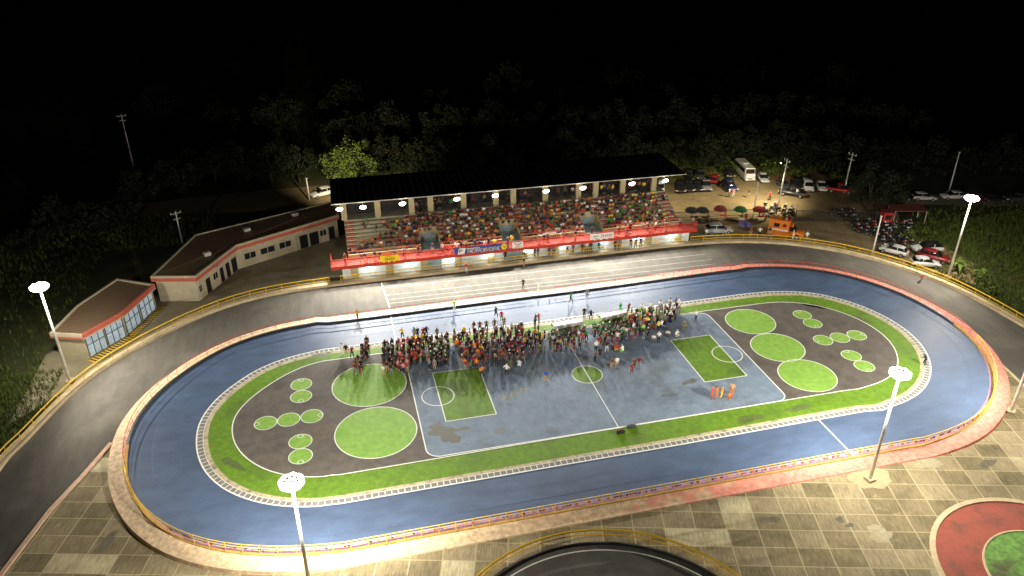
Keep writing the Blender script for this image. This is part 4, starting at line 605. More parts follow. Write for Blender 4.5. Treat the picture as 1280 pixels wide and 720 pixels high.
def d_blue(b,y,z0,z1):
    cz=(z0+z1)/2
    b.ngon([(-9.5,y+.01,z0+.05),(-8.5,y+.01,z0+.05),(-8.3,y+.01,z1-.05),(-9.3,y+.01,z1-.05)],1)
    strokes(b,y,[(-9.2,cz-.3),(-9.2,cz+.3),(-8.8,cz+.1),(-9.2,cz)],.1,2); strokes(b,y,[(-8.2,z1-.2),(-6.2,z1-.22)],.1,1)
    x=-8.0
    for i in range(15):
        h=.26; zz=cz-.1; k=i%4
        sh=[[(x,zz-h),(x,zz+h),(x+.2,zz+h*.9),(x+.2,zz-h)],[(x,zz-h),(x+.12,zz+h),(x+.25,zz-h)],[(x+.22,zz+h),(x,zz+h),(x,zz-h),(x+.22,zz-h)],[(x,zz+h),(x,zz-h),(x+.18,zz-h),(x+.18,zz+h)]][k]
        strokes(b,y,sh,.065,1 if i%3 else 3); x+=.33
    c=[(-2.55+.48*math.cos(2*math.pi*i/20),y-.01,cz+.05+.48*math.sin(2*math.pi*i/20)) for i in range(20)]; b.ngon(c,3)
    strokes(b,y-.015,[(-2.75,cz+.2),(-2.5,cz-.15),(-2.3,cz+.2)],.08,2)
banner('banner','long blue banner with white lettering and a round yellow badge on its right end',-10.0,-1.9,[mat('banner_blue',(.035,.07,.30,1),.6,.25,1.5),CLO['white'],CLO['navy'],CLO['yellow']],d_blue)
def d_w1(b,y,z0,z1):
    cz=(z0+z1)/2; strokes(b,y,[(-.95,cz+.35),(-.6,cz+.05),(-.1,cz+.2),(.1,cz+.4)],.1,1); strokes(b,y,[(-.9,cz-.3),(.05,cz-.2)],.08,2)
banner('banner','small square cream banner with a dark winged mark next to the blue banner',-1.3,.35,[CLO['white'],CLO['olive'],CLO['orange']],d_w1)
def d_w2(b,y,z0,z1):
    cz=(z0+z1)/2; strokes(b,y,[(11.3,cz+.25),(11.75,cz+.05),(12.1,cz+.25)],.09,1); strokes(b,y,[(11.5,cz-.2),(12.0,cz-.3)],.06,1)
    x=12.6
    for i in range(5): strokes(b,y,[(x,cz-.2),(x+.06,cz+.22),(x+.3,cz+.22),(x+.26,cz-.02)],.06,2 if i%2 else 1); x+=.36
banner('banner','white rectangular banner with dark and red lettering on the balcony right of centre',10.9,14.6,[CLO['white'],CLO['black'],CLO['red']],d_w2)
# ---------------------------------------------------------------- low buildings on the left
def lowbuilding(name,label,front,back,h,par,doors,wins,glassy=False):
    """front: polyline of the front wall foot, back: matching polyline of the rear"""
    o=thing(name,label,'building',(front[0][0],front[0][1],0)); ox,oy=front[0]
    F=[(x-ox,y-oy) for x,y in front]; Bk=[(x-ox,y-oy) for x,y in back]
    poly=F+Bk[::-1]; b=MB(); b.prism(poly,-.1,h-.01); b.build('wall',M['block_wall'] if glassy else M['bwall'],o)
    # roof with raised rim
    def grow(poly,d):
        c=Vector((sum(p[0] for p in poly)/len(poly),sum(p[1] for p in poly)/len(poly))); out=[]
        m=len(poly)
        for i in range(m):
            p0,p,p1=Vector(poly[i-1]),Vector(poly[i]),Vector(poly[(i+1)%m]); t0=(p-p0).normalized(); t1=(p1-p).normalized(); n0=Vector((t0.y,-t0.x)); n1=Vector((t1.y,-t1.x)); nn=(n0+n1).normalized(); k=1/max(.35,nn.dot(n0)); out.append((p.x+nn.x*d*k,p.y+nn.y*d*k))
        return out
    G=grow(poly,.35); I=grow(poly,.08); b=MB()
    b.strip([(p[0],p[1],h) for p in G],[(p[0],p[1],h+.16) for p in G],0,True); 
    b.strip([(p[0],p[1],h+.16) for p in G],[(p[0],p[1],h+.72) for p in G],1,True)
    b.strip([(p[0],p[1],h+.72) for p in G],[(p[0],p[1],h+.72) for p in I],1,True); b.strip([(p[0],p[1],h+.72) for p in I],[(p[0],p[1],h+.4) for p in I],1,True)
    b.ngon([(p[0],p[1],h) for p in G][::-1],0)
    if glassy:
        m=len(G); b.m=[0]*m+[1 if i<len(F)-1 else 0 for i in range(m)]*2+[0]*m+[0]
        st=MB(); G3=grow(poly,.37); k_=m-1; st.strip([(p[0],p[1],h+.05) for p in (G3[k_],G3[0])],[(p[0],p[1],h+.28) for p in (G3[k_],G3[0])]); st.build('fascia_stripe',M['salmon'],o)
    b.build('fascia',[M['bwall'],M['salmon'] if glassy else M['bwall']],o)
    if not glassy:
        b=MB(); G2=grow(poly,.37); b.strip([(p[0],p[1],h-.10) for p in G2],[(p[0],p[1],h+.42) for p in G2],0,True); b.build('fascia_stripe',M['salmon'],o)
    rf=MB(); rf.ngon([(p[0],p[1],h+(.45 if i<len(F) else .6)) for i,p in enumerate(grow(poly,.06))]); rf.build('roof',M['roof_brown'],o)
    def on(seg,t0,t1,z0,z1,d,name,m,parent=o,th=.06):
        a=Vector(F[seg]);c=Vector(F[seg+1]);t=(c-a).normalized();nn=Vector((t.y,-t.x)); L=(c-a).length
        p=a+t*(t0*L)+nn*d; q=a+t*(t1*L)+nn*d; b=MB(); mid=(p+q)/2; b.box((mid.x,mid.y,(z0+z1)/2),((q-p).length,th,z1-z0),math.atan2(t.y,t.x)); return b.build(name,m,parent)
    for seg,t0,t1 in doors: 
        d=on(seg,t0,t1,0,2.15,.02,'door',M['black'])
    for seg,t0,t1,z0,z1 in wins:
        f=on(seg,t0-.004,t1+.004,z0-.06,z1+.06,.005,'window',M['bwall']); on(seg,t0,t1,z0,z1,.03,'pane',M['winglass'],f); tm=(t0+t1)/2; on(seg,tm-.002,tm+.002,z0,z1,.05,'mullion',M['steel'],f)
    return o,F,on
M['bwall']=mat('olive_cream_wall',(.54,.48,.34,1),.8,.15,1.2,stain=(.25,.22,.13,1),stain_amt=.4,stain_scale=.6)
M['winglass']=mat('dark_window_glass',(.02,.025,.03,1),.1,0)
B2=[(-45.4,29.7),(-40.9,38.6),(-26.0,46.7)]; K2=[(-50.6,30.9),(-46.6,43.6),(-26.4,52.4)]
LB=lowbuilding('low_building','long bent low building with brown roof, red fascia stripe and row of dark doors',B2,K2,3.2,.5,
  [(0,.20,.30),(0,.55,.63),(0,.70,.79),(0,.85,.97),(1,.60,.68),(1,.70,.79),(1,.90,.96)],[(0,.03,.09,1.1,2.0),(0,.38,.48,1.2,2.1),(1,.07,.17,1.1,2.0),(1,.22,.35,1.1,2.0),(1,.40,.51,1.1,2.0),(1,.81,.87,1.1,2.0)])
o_,F_,on_=LB
for seg,t in ((0,.02),(0,.98),(1,.55),(1,.88)):
    d=Vector(F_[seg+1])-Vector(F_[seg]); p=Vector(F_[seg])+d*t; q=Vector((d.y,-d.x)).normalized()*.1; b=MB(); b.tube([(p.x+q.x,p.y+q.y,0),(p.x+q.x,p.y+q.y,3.1)],.05,5); b.build('downpipe',M['steel'],o_)
for x,y in ((1.0,6.5),(6,14),(13,18.5)):
    b=MB(); b.box((x,y,3.95),(.9,.7,.55),R(28)); b.build('air_conditioner',M['steel'],o_)
for seg,t in ((0,.5),(1,.25),(1,.65)):
    d=Vector(F_[seg+1])-Vector(F_[seg]); p=Vector(F_[seg])+d*t; q=Vector((d.y,-d.x)).normalized(); b=MB(); b.box((p.x+q.x*.2,p.y+q.y*.2,2.75),(.35,.25,.12),math.atan2(d.y,d.x)); b.build('wall_light',M['white'],o_)
B1=[(-56.7,17.8),(-53.3,22.2),(-50.8,29.0)]; K1=[(-60.0,19.0),(-58.6,25.2),(-55.4,31.6)]
o,F,on=lowbuilding('glass_front_building','small brown roofed pavilion with salmon fascia and big glass front',B1,K1,2.75,.5,[],[],True)
M['skyglass']=mat('bright_shop_glass',(.32,.42,.50,1),.12,.5,1.5,stain=(.45,.42,.2,1),stain_amt=.8,stain_scale=.8,emit=(.6,.75,.9,1),es=.10)
for seg,t0,t1 in ((0,.03,.48),(0,.52,.97),(1,.04,.46),(1,.52,.95)):
    w=on(seg,t0,t1,.12,2.6,.03,'shop_window',M['skyglass'])
    for k in range(0,4): t=t0+(t1-t0)*k/3; on(seg,t-.006,t+.006,.1,2.62,.08,'mullion',M['black'],w)
    on(seg,t0,t1,1.6,1.67,.08,'transom',M['black'],w)
# hazard striped paving in front of the pavilion
b=MB(); base=resample([(-55.9,16.6),(-52.3,21.6),(-49.7,28.8)],60)
for i in range(59):
    p,q=Vector(base[i]),Vector(base[i+1]); t=(q-p).normalized(); nn=Vector((-t.y,t.x)); b.ngon([(p.x,p.y,.02),(q.x,q.y,.02),(q.x+nn.x*.95,q.y+nn.y*.95,.02),(p.x+nn.x*.95,p.y+nn.y*.95,.02)],i%2)
struct(b.build('striped_paving',[M['yellow'],M['dark']]))
# shed with dark red roof on the right
sh=thing('open_shed','flat dark red roofed shed behind the parked motorcycles','shed',(67,30.4,0),R(-15))
b=MB(); b.box((0,0,2.3),(5.6,3.0,.15)); b.build('roof',mat('dull_red_sheet',(.16,.045,.035,1),.7,.2,2),sh)
for x in (-2.6,2.6):
    for y in (-1.3,1.3): b=MB(); b.tube([(x,y,0),(x,y,2.25)],.06,6); b.build('post',M['steel'],sh)
kb=thing('kiosk','small red kiosk box beside the red roofed shed','kiosk',(62.9,30.2,0),R(-15))
b=MB(); b.box((0,0,1.1),(1.5,1.5,2.2)); b.build('cabin',M['red'],kb); b=MB(); b.box((0,0,2.26),(1.8,1.8,.1)); b.build('roof',CLO['maroon'],kb); b=MB(); b.box((0,-.77,1.4),(1.0,.05,.7)); b.build('hatch',M['black'],kb)
# dark vertical bar fence
def barfence(name,label,p,q,h,sp,m,bars=.12):
    root=thing(name,label,'fence',(p[0],p[1],0)); d=Vector((q[0]-p[0],q[1]-p[1])); L=d.length; a=math.atan2(d.y,d.x); root.rotation_euler.z=a
    b=MB(); b.box((L/2,0,h-.05),(L,.06,.08)); b.box((L/2,0,.2),(L,.06,.06)); k=0
    while k<L: b.tube([(k,0,.1),(k,0,h)],.016,4); k+=bars
    b.build('bar_panel',m,root); k=0; p0=None
    while k<=L+.01:
        if p0 is None: pb=MB(); pb.box((0,0,h/2+.05),(.12,.12,h+.1)); p0=pb.build('post',m,root)
        else: c=p0.copy(); C.objects.link(c); c.location.x=k
        k+=sp
    return root
barfence('bar_fence','dark vertical bar fence standing between the orange van and the motorcycles',(48.8,34.7),(62.3,30.6),2.0,3.3,M['dark'])
barfence('bar_fence','low dark fence behind the vendor parasols beside the stand',(29.5,40.6),(47.5,38.0),1.2,3.0,M['dark'],.2)
# ---------------------------------------------------------------- floodlight masts
HT=12.2
MAST=[(-57.63,12.99,'tall white floodlight mast at the left beside the glass fronted pavilion'),(-31.37,-24.48,'tall floodlight mast at the bottom, its lit head over the green border'),(20.33,-23.22,'tall floodlight mast on the slab plaza, right of centre in front of the track'),(58.6,10.78,'tall floodlight mast behind the outer yellow rail near the parked cars'),(41.84,-17.7,'floodlight mast at the right frame edge, its head out of view')]
m0=thing('floodlight_mast',MAST[0][2],'floodlight mast',(MAST[0][0],MAST[0][1],0),0,'tall floodlight masts round the track')
b=MB(); b.tube([(0,0,0),(0,0,HT-.2)],[.17,.09],10); b.build('pole',M['polemat'],m0,smooth=True)
b=MB(); b.box((0,0,.12),(.8,.8,.3)); b.build('footing',M['cream'],m0)
b=MB(); b.tube([(0,0,HT-.35),(0,0,HT-.2),(0,0,HT+.1)],[.12,.25,.1],8)
for a in range(8): q=R(45*a+15); b.tube([(0,0,HT-.1),(.5*math.cos(q),.5*math.sin(q),HT-.1)],.04,4)
b.tube([(.5*math.cos(R(k*20)),.5*math.sin(R(k*20)),HT-.1) for k in range(19)],.035,4); b.build('head_frame',M['steel'],m0)
for a in range(8):
    q=R(45*a+15); c,s_=math.cos(q),math.sin(q)
    b=MB(); b.tube([(c*.45,s_*.45,HT+.14),(c*.52,s_*.52,HT+.0)],[.12,.24],10); lp=b.build('lamp',M['steel'],m0)
    b=MB(); b.tube([(c*.50,s_*.50,HT+.06),(c*.56,s_*.56,HT-.04),(c*.62,s_*.62,HT-.2),(c*.66,s_*.66,HT-.28)],[.34,.40,.33,.05],12); b.build('lens',M['lens'],lp,smooth=True)
for x,y,l in MAST[1:]: dup(m0,(x,y,0),R(random.uniform(0,60)),l)
flat('mast_base_patch',[(20.6+2.1*math.cos(a*.2)*(1+.1*math.sin(a)),-22.9+1.5*math.sin(a*.2)*(1+.12*math.cos(a*1.3))) for a in range(31)],-.012,mat('pale_cement',(.36,.31,.18,1),.9,.15,2))
LC=(1,.93,.79)
def spot(loc,target,power,size=140,blend=.6,col=LC,rad=.2,name='lamp_light'):
    d=bpy.data.lights.new(name,'SPOT'); d.energy=power; d.spot_size=R(size); d.spot_blend=blend; d.color=col; d.shadow_soft_size=rad
    o=bpy.data.objects.new(name,d); C.objects.link(o); o.location=loc; o.rotation_euler=(Vector(target)-Vector(loc)).to_track_quat('-Z','Y').to_euler(); return o
PW=dict(m=13500,s=9300)
tg=[(-26,2,0),(-22,10,0),(13,10,0),(28,4,0),(26,2,0)]
for (x,y,l),t,k in zip(MAST,tg,(1.0,1.15,1.0,.9,.8)):
    spot((x,y,HT-.75),t,PW['m']*k,134,.45)
    p=bpy.data.lights.new('lamp_spill','POINT'); p.energy=PW['m']*(.16 if x<-50 or x>50 else .42)*k; p.color=LC; p.shadow_soft_size=.5; q=bpy.data.objects.new('lamp_spill',p); C.objects.link(q); q.location=(x,y,HT-.8)
for i,(x,l) in enumerate(LX):
    spot((x,RY0-1.35,RZ-.7),(x*.95,6,0),PW['s']*(.45 if i==8 else 1),136,.85,(1,.96,.86),.16)
# tube lamps added under the balcony to brighten the pale wall
for i in range(9):
    x=-22.4+i*5.9; b=MB(); b.box((x,30.75,1.93),(1.2,.12,.08)); b.build('added_tube_lamp',M['tube'],ST)
    d=bpy.data.lights.new('added_tube_light','AREA'); d.shape='RECTANGLE'; d.size=1.2; d.size_y=.15; d.energy=14; d.color=(.92,1,.97); q=bpy.data.objects.new('added_tube_light',d); C.objects.link(q); q.location=(x,30.75,1.87); q.rotation_euler=(R(35),0,0)
# ---------------------------------------------------------------- utility poles
for i,(lab,x,y,h) in enumerate(POLES):
    o=thing('utility_pole',lab,'pole',(x,y,-.1),R(20*i)); b=MB(); b.tube([(0,0,0),(0.02*h,0,h)],[.15,.09],8); b.build('pole',M['polemat'],o,smooth=True)
    if i in (0,1,5,6): 
        b=MB(); b.box((.02*h,0,h-.4),(.1,1.7,.1)); b.box((.02*h,0,h-1.3),(.1,1.2,.1)); b.build('crossarm',M['steel'],o)
        for s_ in (-.75,0,.75): b=MB(); b.tube([(.02*h,s_,h-.35),(.02*h,s_,h-.1)],.05,6); b.build('insulator',M['white'],o)
    else: b=MB(); b.box((.02*h,0,h+.06),(.3,.3,.15)); b.build('cap',M['steel'],o)
b=MB()
def wire(p,q,sag=.6):
    b.tube([tuple(Vector(p).lerp(Vector(q),t/10)-Vector((0,0,sag*4*(t/10)*(1-t/10)))) for t in range(11)],.018,3)
wire((65.4,44.8,7.2),(48.9,40.1,8.8)); wire((65.4,44.8,7.2),(40,78,8.5)); wire((48.9,40.1,7.6),(41,46,4)); wire((48.9,40.1,6.4),(38,46,6))
tag(b.build('overhead_wires',M['dark']),'thin overhead wires strung between the poles above the dirt lot','wires')
# luminaire on the tall leaning pole, and unseen lamps on the rear of the stand
def street_lamp(loc,label,power,tgt,size=150):
    o=thing('wall_lamp',label,'lamp',loc); b=MB(); b.tube([(0,0,0),(.0,.0,-.12)],[.22,.12],8); b.build('housing',M['steel'],o); b=MB(); b.tube([(0,0,-.12),(0,0,-.2)],[.14,.06],8); b.build('lens',M['lens2'],o)
    spot((loc[0],loc[1],loc[2]-.35),tgt,power,size,.8,(1,.86,.58),.25)
M['lens2']=mat('warm_lamp_glass',(1,1,1,1),.3,0,emit=(1,.85,.5,1),es=12)
street_lamp((48.6,41.0,8.3),'small warm lamp near the top of the leaning pole in the car park',3800,(46,46,0))
street_lamp((-25.5,45.8,9.6),'small unseen lamp added behind the left rear corner of the grandstand roof',15000,(-21,72,6),70)  # hidden lamp added to light up the tree behind the stand
street_lamp((28.0,44.6,9.4),'small warm lamp under the right rear roof corner of the grandstand',1500,(38,50,0))
# ---------------------------------------------------------------- vehicles
def hull(sts,n=10,pw=3.2):
    """sts: (x, z0, z1, halfwidth) -> rounded cross sections lofted along x"""
    b=MB(); rings=[]
    for x,z0,z1,w in sts:
        cz=(z0+z1)/2; hz=(z1-z0)/2; g=[]
        for k in range(n*2):
            a=2*math.pi*(k+.5)/(2*n); c,s_=math.cos(a),math.sin(a)
            g.append((x,w*math.copysign(abs(c)**(2/pw),c),cz+hz*math.copysign(abs(s_)**(2/pw),s_)))
        rings.append(g)
    m=2*n; vs=[v for g in rings for v in g]; fs=[]
    for i in range(len(rings)-1):
        for k in range(m): fs.append((i*m+k,i*m+(k+1)%m,(i+1)*m+(k+1)%m,(i+1)*m+k))
    fs.append(tuple(range(m))); fs.append(tuple((len(rings)-1)*m+k for k in range(m)))
    b.add(vs,fs); return b
def wheels(o,xs,w,r):
    for x in xs:
        for s_ in (-1,1):
            b=MB(); b.tube([(x,s_*(w-.2),r),(x,s_*(w+.02),r)],r,14); wh=b.build('wheel',M['tyre'],o)
            b=MB(); b.tube([(x,s_*(w),r),(x,s_*(w+.04),r)],r*.6,10); b.build('rim',M['rim'],wh)
def lights(o,xf,xr,w,z,zr=None):
    for s_ in (-1,1):
        b=MB(); b.box((xf,s_*(w-.22),z),(.1,.36,.16)); b.build('headlight',M['headlight'],o)
        b=MB(); b.box((xr,s_*(w-.15),zr or z+.1),(.08,.2,.3)); b.build('taillight',M['taillight'],o)
    b=MB(); b.box((xf+.03,0,z-.15),(.05,.8,.14)); b.build('grille',M['black'],o)
def car(kind,paint,label,loc,rz):
    names={'suv':'parked_car','hatch':'parked_car','pickup':'pickup_truck','van':'parked_van','minibus':'minibus','ambulance':'rescue_van'}; cats={'pickup':'pickup truck','van':'van','minibus':'minibus','ambulance':'rescue van'}
    o=thing(names[kind],label,cats.get(kind,'car'),loc,rz); P=PAINT[paint]
    if kind in('hatch','suv'):
        k=1.0 if kind=='hatch' else 1.1; L=2.05*k; h=1 if kind=='hatch' else 1.12; w=.86*k
        hull([(-L,.42,.78*h,w*.8),(-L*.95,.3,.92*h,w*.95),(-L*.6,.24,.98*h,w),(0,.22,.97*h,w),(L*.4,.24,.95*h,w),(L*.75,.26,.84*h,w*.97),(L*.95,.32,.70*h,w*.88),(L*1.0,.4,.6*h,w*.75)]).build('body',P,o,smooth=True)
        hull([(-L*.9,.85*h,.98*h,w*.75),(-L*.70,.85*h,1.38*h,w*.76),(-L*.1,.85*h,1.46*h,w*.8),(L*.15,.85*h,1.40*h,w*.78),(L*.5,.8*h,.95*h,w*.8)],8,4).build('windows',M['glass'],o,smooth=True)
        hull([(-L*.72,1.33*h,1.41*h,w*.66),(-L*.4,1.36*h,1.49*h,w*.70),(-L*.05,1.36*h,1.49*h,w*.70),(L*.16,1.32*h,1.42*h,w*.66)],8,4).build('roof',M['black'] if 'black roof glass' in label else P,o,smooth=True)
        for x,sx in ((-L*.28,0),): 
            for s_ in (-1,1): b=MB(); b.box((x,s_*w*.79,1.12*h),(.09,.04,.5*h)); b.build('door_pillar',P,o)
        for s_ in (-1,1): b=MB(); b.box((L*.36,s_*(w+.08),.98*h),(.16,.2,.12)); b.build('mirror',P,o)
        wheels(o,(-L*.62,L*.64),w,.33); lights(o,L*.97,-L*.98,w,.62*h,.8*h)
    elif kind=='pickup':
        hull([(-2.4,.5,.95,.82),(-2.3,.42,1.0,.9),(0,.4,1.0,.92),(1.2,.4,1.02,.92),(2.2,.45,.95,.86),(2.4,.5,.8,.8)]).build('body',P,o,smooth=True)
        hull([(-.65,.9,1.5,.74),(-.5,.9,1.66,.78),(.5,.9,1.68,.78),(1.1,.9,1.1,.8)],8,4).build('windows',M['glass'],o,smooth=True)
        hull([(-.55,1.6,1.68,.66),(0,1.62,1.74,.7),(.5,1.6,1.70,.66)],8,4).build('roof',P,o,smooth=True)
        b=MB(); b.box((-1.5,0,1.01),(1.5,1.5,.02)); b.build('load_bed',M['black'],o)
        b=MB(); b.box((-2.36,0,.8),(.06,1.5,.4)); b.build('tailgate',PAINT['silver'] if 'tailgate' in label else P,o); wheels(o,(-1.5,1.5),.9,.38); lights(o,2.38,-2.4,.9,.75)
    elif kind=='van':
        hull([(-2.2,.4,1.5,.82),(-2.1,.3,1.75,.88),(0,.28,1.82,.9),(.9,.28,1.72,.88),(1.5,.3,1.1,.88),(2.1,.34,.85,.84),(2.25,.4,.7,.75)]).build('body',P,o,smooth=True)
        b=MB(); 
        b.add([(.98,-.72,1.64),(.98,.72,1.64),(1.52,.78,1.12),(1.52,-.78,1.12)],[(0,1,2,3)]); b.add([(1.0,-.72,1.70),(1.0,.72,1.70),(1.58,.78,1.14),(1.58,-.78,1.14)],[(0,1,2,3)]); b.build('windscreen',M['glass'],o)
        for s_ in (-1,1): b=MB(); b.box((-.5,s_*.885,1.38),(2.6,.04,.42)); b.build('side_window',M['glass'],o)
        b=MB(); b.box((-2.17,0,1.35),(.06,1.3,.45)); b.build('rear_window',M['glass'],o); wheels(o,(-1.4,1.4),.86,.34); lights(o,2.2,-2.2,.86,.7)
    elif kind=='minibus':
        b=MB(); b.box((-.2,0,1.5),(6.2,2.0,2.2),top=(.97,.9)); b.box((3.1,0,1.0),(.7,1.95,1.2),top=(.5,.92)); b.build('body',P,o)
        for s_ in (-1,1):
            b=MB(); b.box((-.3,s_*.965,1.95),(5.4,.08,.7)); b.build('side_window',M['glass'],o)
        b=MB(); b.box((2.88,0,2.0),(.12,1.7,.85),top=(.3,.95)); b.build('windscreen',M['glass'],o)
        b=MB(); b.box((-.6,0,2.66),(1.6,1.1,.18)); b.build('roof_unit',M['steel'],o); wheels(o,(-2.1,2.3),.95,.42); lights(o,3.43,-3.3,.95,.85)
    else:
        b=MB(); b.box((-1.0,0,1.45),(2.9,1.95,1.95),top=(.99,.93)); b.build('box_body',P,o)
        hull([(.2,.4,1.05,.9),(.9,.38,1.1,.92),(2.2,.42,1.05,.88),(2.6,.5,.9,.8)]).build('cab_body',P,o,smooth=True)
        b=MB(); b.box((-1.0,0,.55),(3.1,1.9,.5)); b.build('chassis_skirt',PAINT['orange'],o)
        hull([(.42,1.0,1.75,.8),(.95,1.0,1.78,.8),(1.5,1.0,1.12,.8)],8,4).build('windows',M['glass'],o,smooth=True)
        hull([(.42,1.7,1.80,.72),(.7,1.72,1.84,.74),(.98,1.7,1.8,.7)],8,4).build('cab_roof',P,o,smooth=True)
        b=MB(); b.box((.25,0,2.52),(.35,1.3,.18)); b.build('light_bar',M['taillight'],o); b=MB(); b.box((-.15,0,2.50),(.3,.7,.14)); b.build('roof_vent',M['white'],o)
        for s_ in (-1,1):
            b=MB(); b.box((-1.3,s_*.985,1.75),(.75,.05,.5)); b.build('side_window',M['glass'],o)
            b=MB(); b.box((-1.0,s_*1.0,1.12),(2.8,.04,.18)); b.build('side_stripe',M['headlight'],o)
            b=MB(); b.box((-.2,s_*.985,1.8),(.45,.05,.4)); b.build('emblem_panel',CLO['maroon'],o)
        wheels(o,(-1.5,1.7),.9,.38); lights(o,2.55,-2.5,.9,.78)
    if kind=='ambulance': o.scale=(1.1,1.1,1.2)
    return o
for k,p,lab,x,y,a,L in CARS:
    car(k,p,lab,(x,y,-.08 if x>28 or y>50 else -.06),R(a))
# ---------------------------------------------------------------- motorcycles
mb=thing('motorcycle','x','motorcycle',(MOTOS[0][0],MOTOS[0][1],-.08),0,'motorcycles parked tightly together')
for x in (-.62,.62):
    b=MB(); b.tube([(x+.26*math.cos(t*math.pi/6),0,.3+.26*math.sin(t*math.pi/6)) for t in range(13)],.055,5); w=b.build('wheel',M['tyre'],mb); b=MB(); b.tube([(x,-.05,.3),(x,.05,.3)],.13,8); b.build('hub',M['rim'],w)
b=MB(); b.box((.05,0,.5),(.7,.22,.3)); b.tube([(.62,0,.3),(.42,0,.95)],.04,5); b.tube([(-.62,0,.3),(-.1,0,.5)],.04,5); b.build('frame',M['black'],mb)
hull([(-.05,.65,.78,.1),(.15,.62,.9,.15),(.4,.68,.86,.09)],5,2.5).build('fuel_tank',CLO['darkred'],mb,smooth=True)
b=MB(); b.box((-.38,0,.76),(.75,.24,.12),top=(.9,.8)); b.build('seat',M['black'],mb)
b=MB(); b.tube([(.38,-.36,1.02),(.46,-.1,.98),(.46,.1,.98),(.38,.36,1.02)],.025,5); b.build('handlebar',M['rim'],mb)
b=MB(); b.tube([(.5,0,.86),(.6,0,.86)],[.11,.09],8); b.build('headlight',M['headlight'],mb)
paints=['black','black','darkred','navy','grey','white','red']; names={'black':'black','darkred':'dark red','navy':'dark blue','grey':'grey','white':'white','red':'red'}
def ordn(i): return ['first','second','third','fourth','fifth','sixth','seventh','eighth','ninth','tenth','eleventh','twelfth','thirteenth','fourteenth','fifteenth','sixteenth','seventeenth','eighteenth','nineteenth','twentieth'][i] if i<20 else f'{["twenty","thirty","forty"][i//10-2+0]}-{ordn(i%10)}' if (i+1)%10 else {30:'thirtieth',40:'fortieth'}.get(i+1,'last')
mlist=[]
for i,(x,y) in enumerate(MOTOS):
    c=random.choice(paints); rz=R((35 if x<56 else -60)+random.uniform(-16,16)); m=mb if i==0 else dup(mb,(x,y,-.08),rz,'x')
    m.rotation_euler.z=rz
    zone='in the cluster by the leaning pole' if x<53 and y>33 else ('along the bar fence' if i<27 else ('in the pack beside the kiosk' if i<39 else 'in the big pack above the white hatchback'))
    mlist.append((m,c,zone,x))
    for ch in m.children:
        if ch.name.startswith('fuel_tank'):
            ch.material_slots[0].link='OBJECT'; ch.material_slots[0].material=PAINT[c]
# camera right vector in this frame
CR_=Vector((math.cos(R(-14.03)),math.sin(R(-14.03))))
def rank_labels(lst,fmt1,fmt2):
    """lst: (obj, attrs tuple, place, (x,y)); ordinal from the left of the photo only where needed"""
    from collections import defaultdict
    g=defaultdict(list); cam=Vector((-26.12,-68.70)); fw=Vector((-CR_.y,CR_.x))
    for it in lst: g[(it[1],it[2])].append(it)
    for (at,pl),l in g.items():
        l.sort(key=lambda it:(Vector(it[3])-cam).dot(CR_)/(Vector(it[3])-cam).dot(fw))
        for i,it in enumerate(l): it[0]['label']=fmt1(at,pl) if len(l)==1 else fmt2(ordn(i) if i<len(l)-1 or len(l)>9 else 'last',at,pl)
rank_labels([(m,(names[c],),z,(x,m.location.y)) for m,c,z,x in mlist],lambda a,p:f'only {a[0]} tanked motorcycle {p}',lambda o,a,p:f'{o} {a[0]} motorcycle from left {p}')
# ---------------------------------------------------------------- vendor parasols, tables
def parasol(i,c,x,y):
    lab={0:'round dark red vendor parasol left of the dark green one',1:'round dark green vendor parasol between two red ones',2:'lighter red vendor parasol beside the slim pole',3:'black parasol nearest the right end of the stand',4:'black parasol just left of the dark red one',5:'low purple parasol standing alone right of the silver car'}[i]
    o=thing('parasol',lab,'parasol',(x,y,-.08),0,'vendor parasols by the stand'); r=1.1; h=2.2 if i<5 else 1.2
    b=MB(); n=12; prof=[(0,.55),(r*.4,.5),(r*.75,.32),(r,0)]
    for j in range(3):
        A=[(prof[j][0]*math.cos(2*math.pi*k/n)+.0001*k,prof[j][0]*math.sin(2*math.pi*k/n),h+prof[j][1]-.5) for k in range(n)]; B_=[(prof[j+1][0]*math.cos(2*math.pi*k/n),prof[j+1][0]*math.sin(2*math.pi*k/n),h+prof[j+1][1]-.5) for k in range(n)]
        b.strip(A,B_,closed=True)
    b.strip([(r*math.cos(2*math.pi*k/n),r*math.sin(2*math.pi*k/n),h-.5) for k in range(n)],[(r*1.01*math.cos(2*math.pi*k/n),r*1.01*math.sin(2*math.pi*k/n),h-.66) for k in range(n)],closed=True)
    b.build('canopy',CLO[{'red':'maroon' if i==0 else 'darkred'}.get(c,c)],o); b=MB(); b.tube([(0,0,0),(0,0,h+.1)],.03,6); b.build('pole',M['steel'],o); b=MB(); b.tube([(0,0,0),(0,0,.12)],[.3,.25],10); b.build('base',M['bench'],o)
    if i<5:
        t=thing('vendor_table','small cloth covered vendor table under the '+['dark red','dark green','lighter red','black end','second black'][i]+' parasol','table',(x+.3,y-.7,-.08),R(-12))
        b=MB(); b.box((0,0,.72),(1.3,.7,.05)); b.build('tabletop',CLO[['red','olive','red','darkgreen','brown'][i]],t)
        for sx in (-.55,.55):
            for sy in (-.28,.28): b=MB(); b.tube([(sx,sy,0),(sx,sy,.7)],.025,5); b.build('leg',M['steel'],t)
for i,(c,x,y) in enumerate(STALLS): parasol(i,c,x,y)
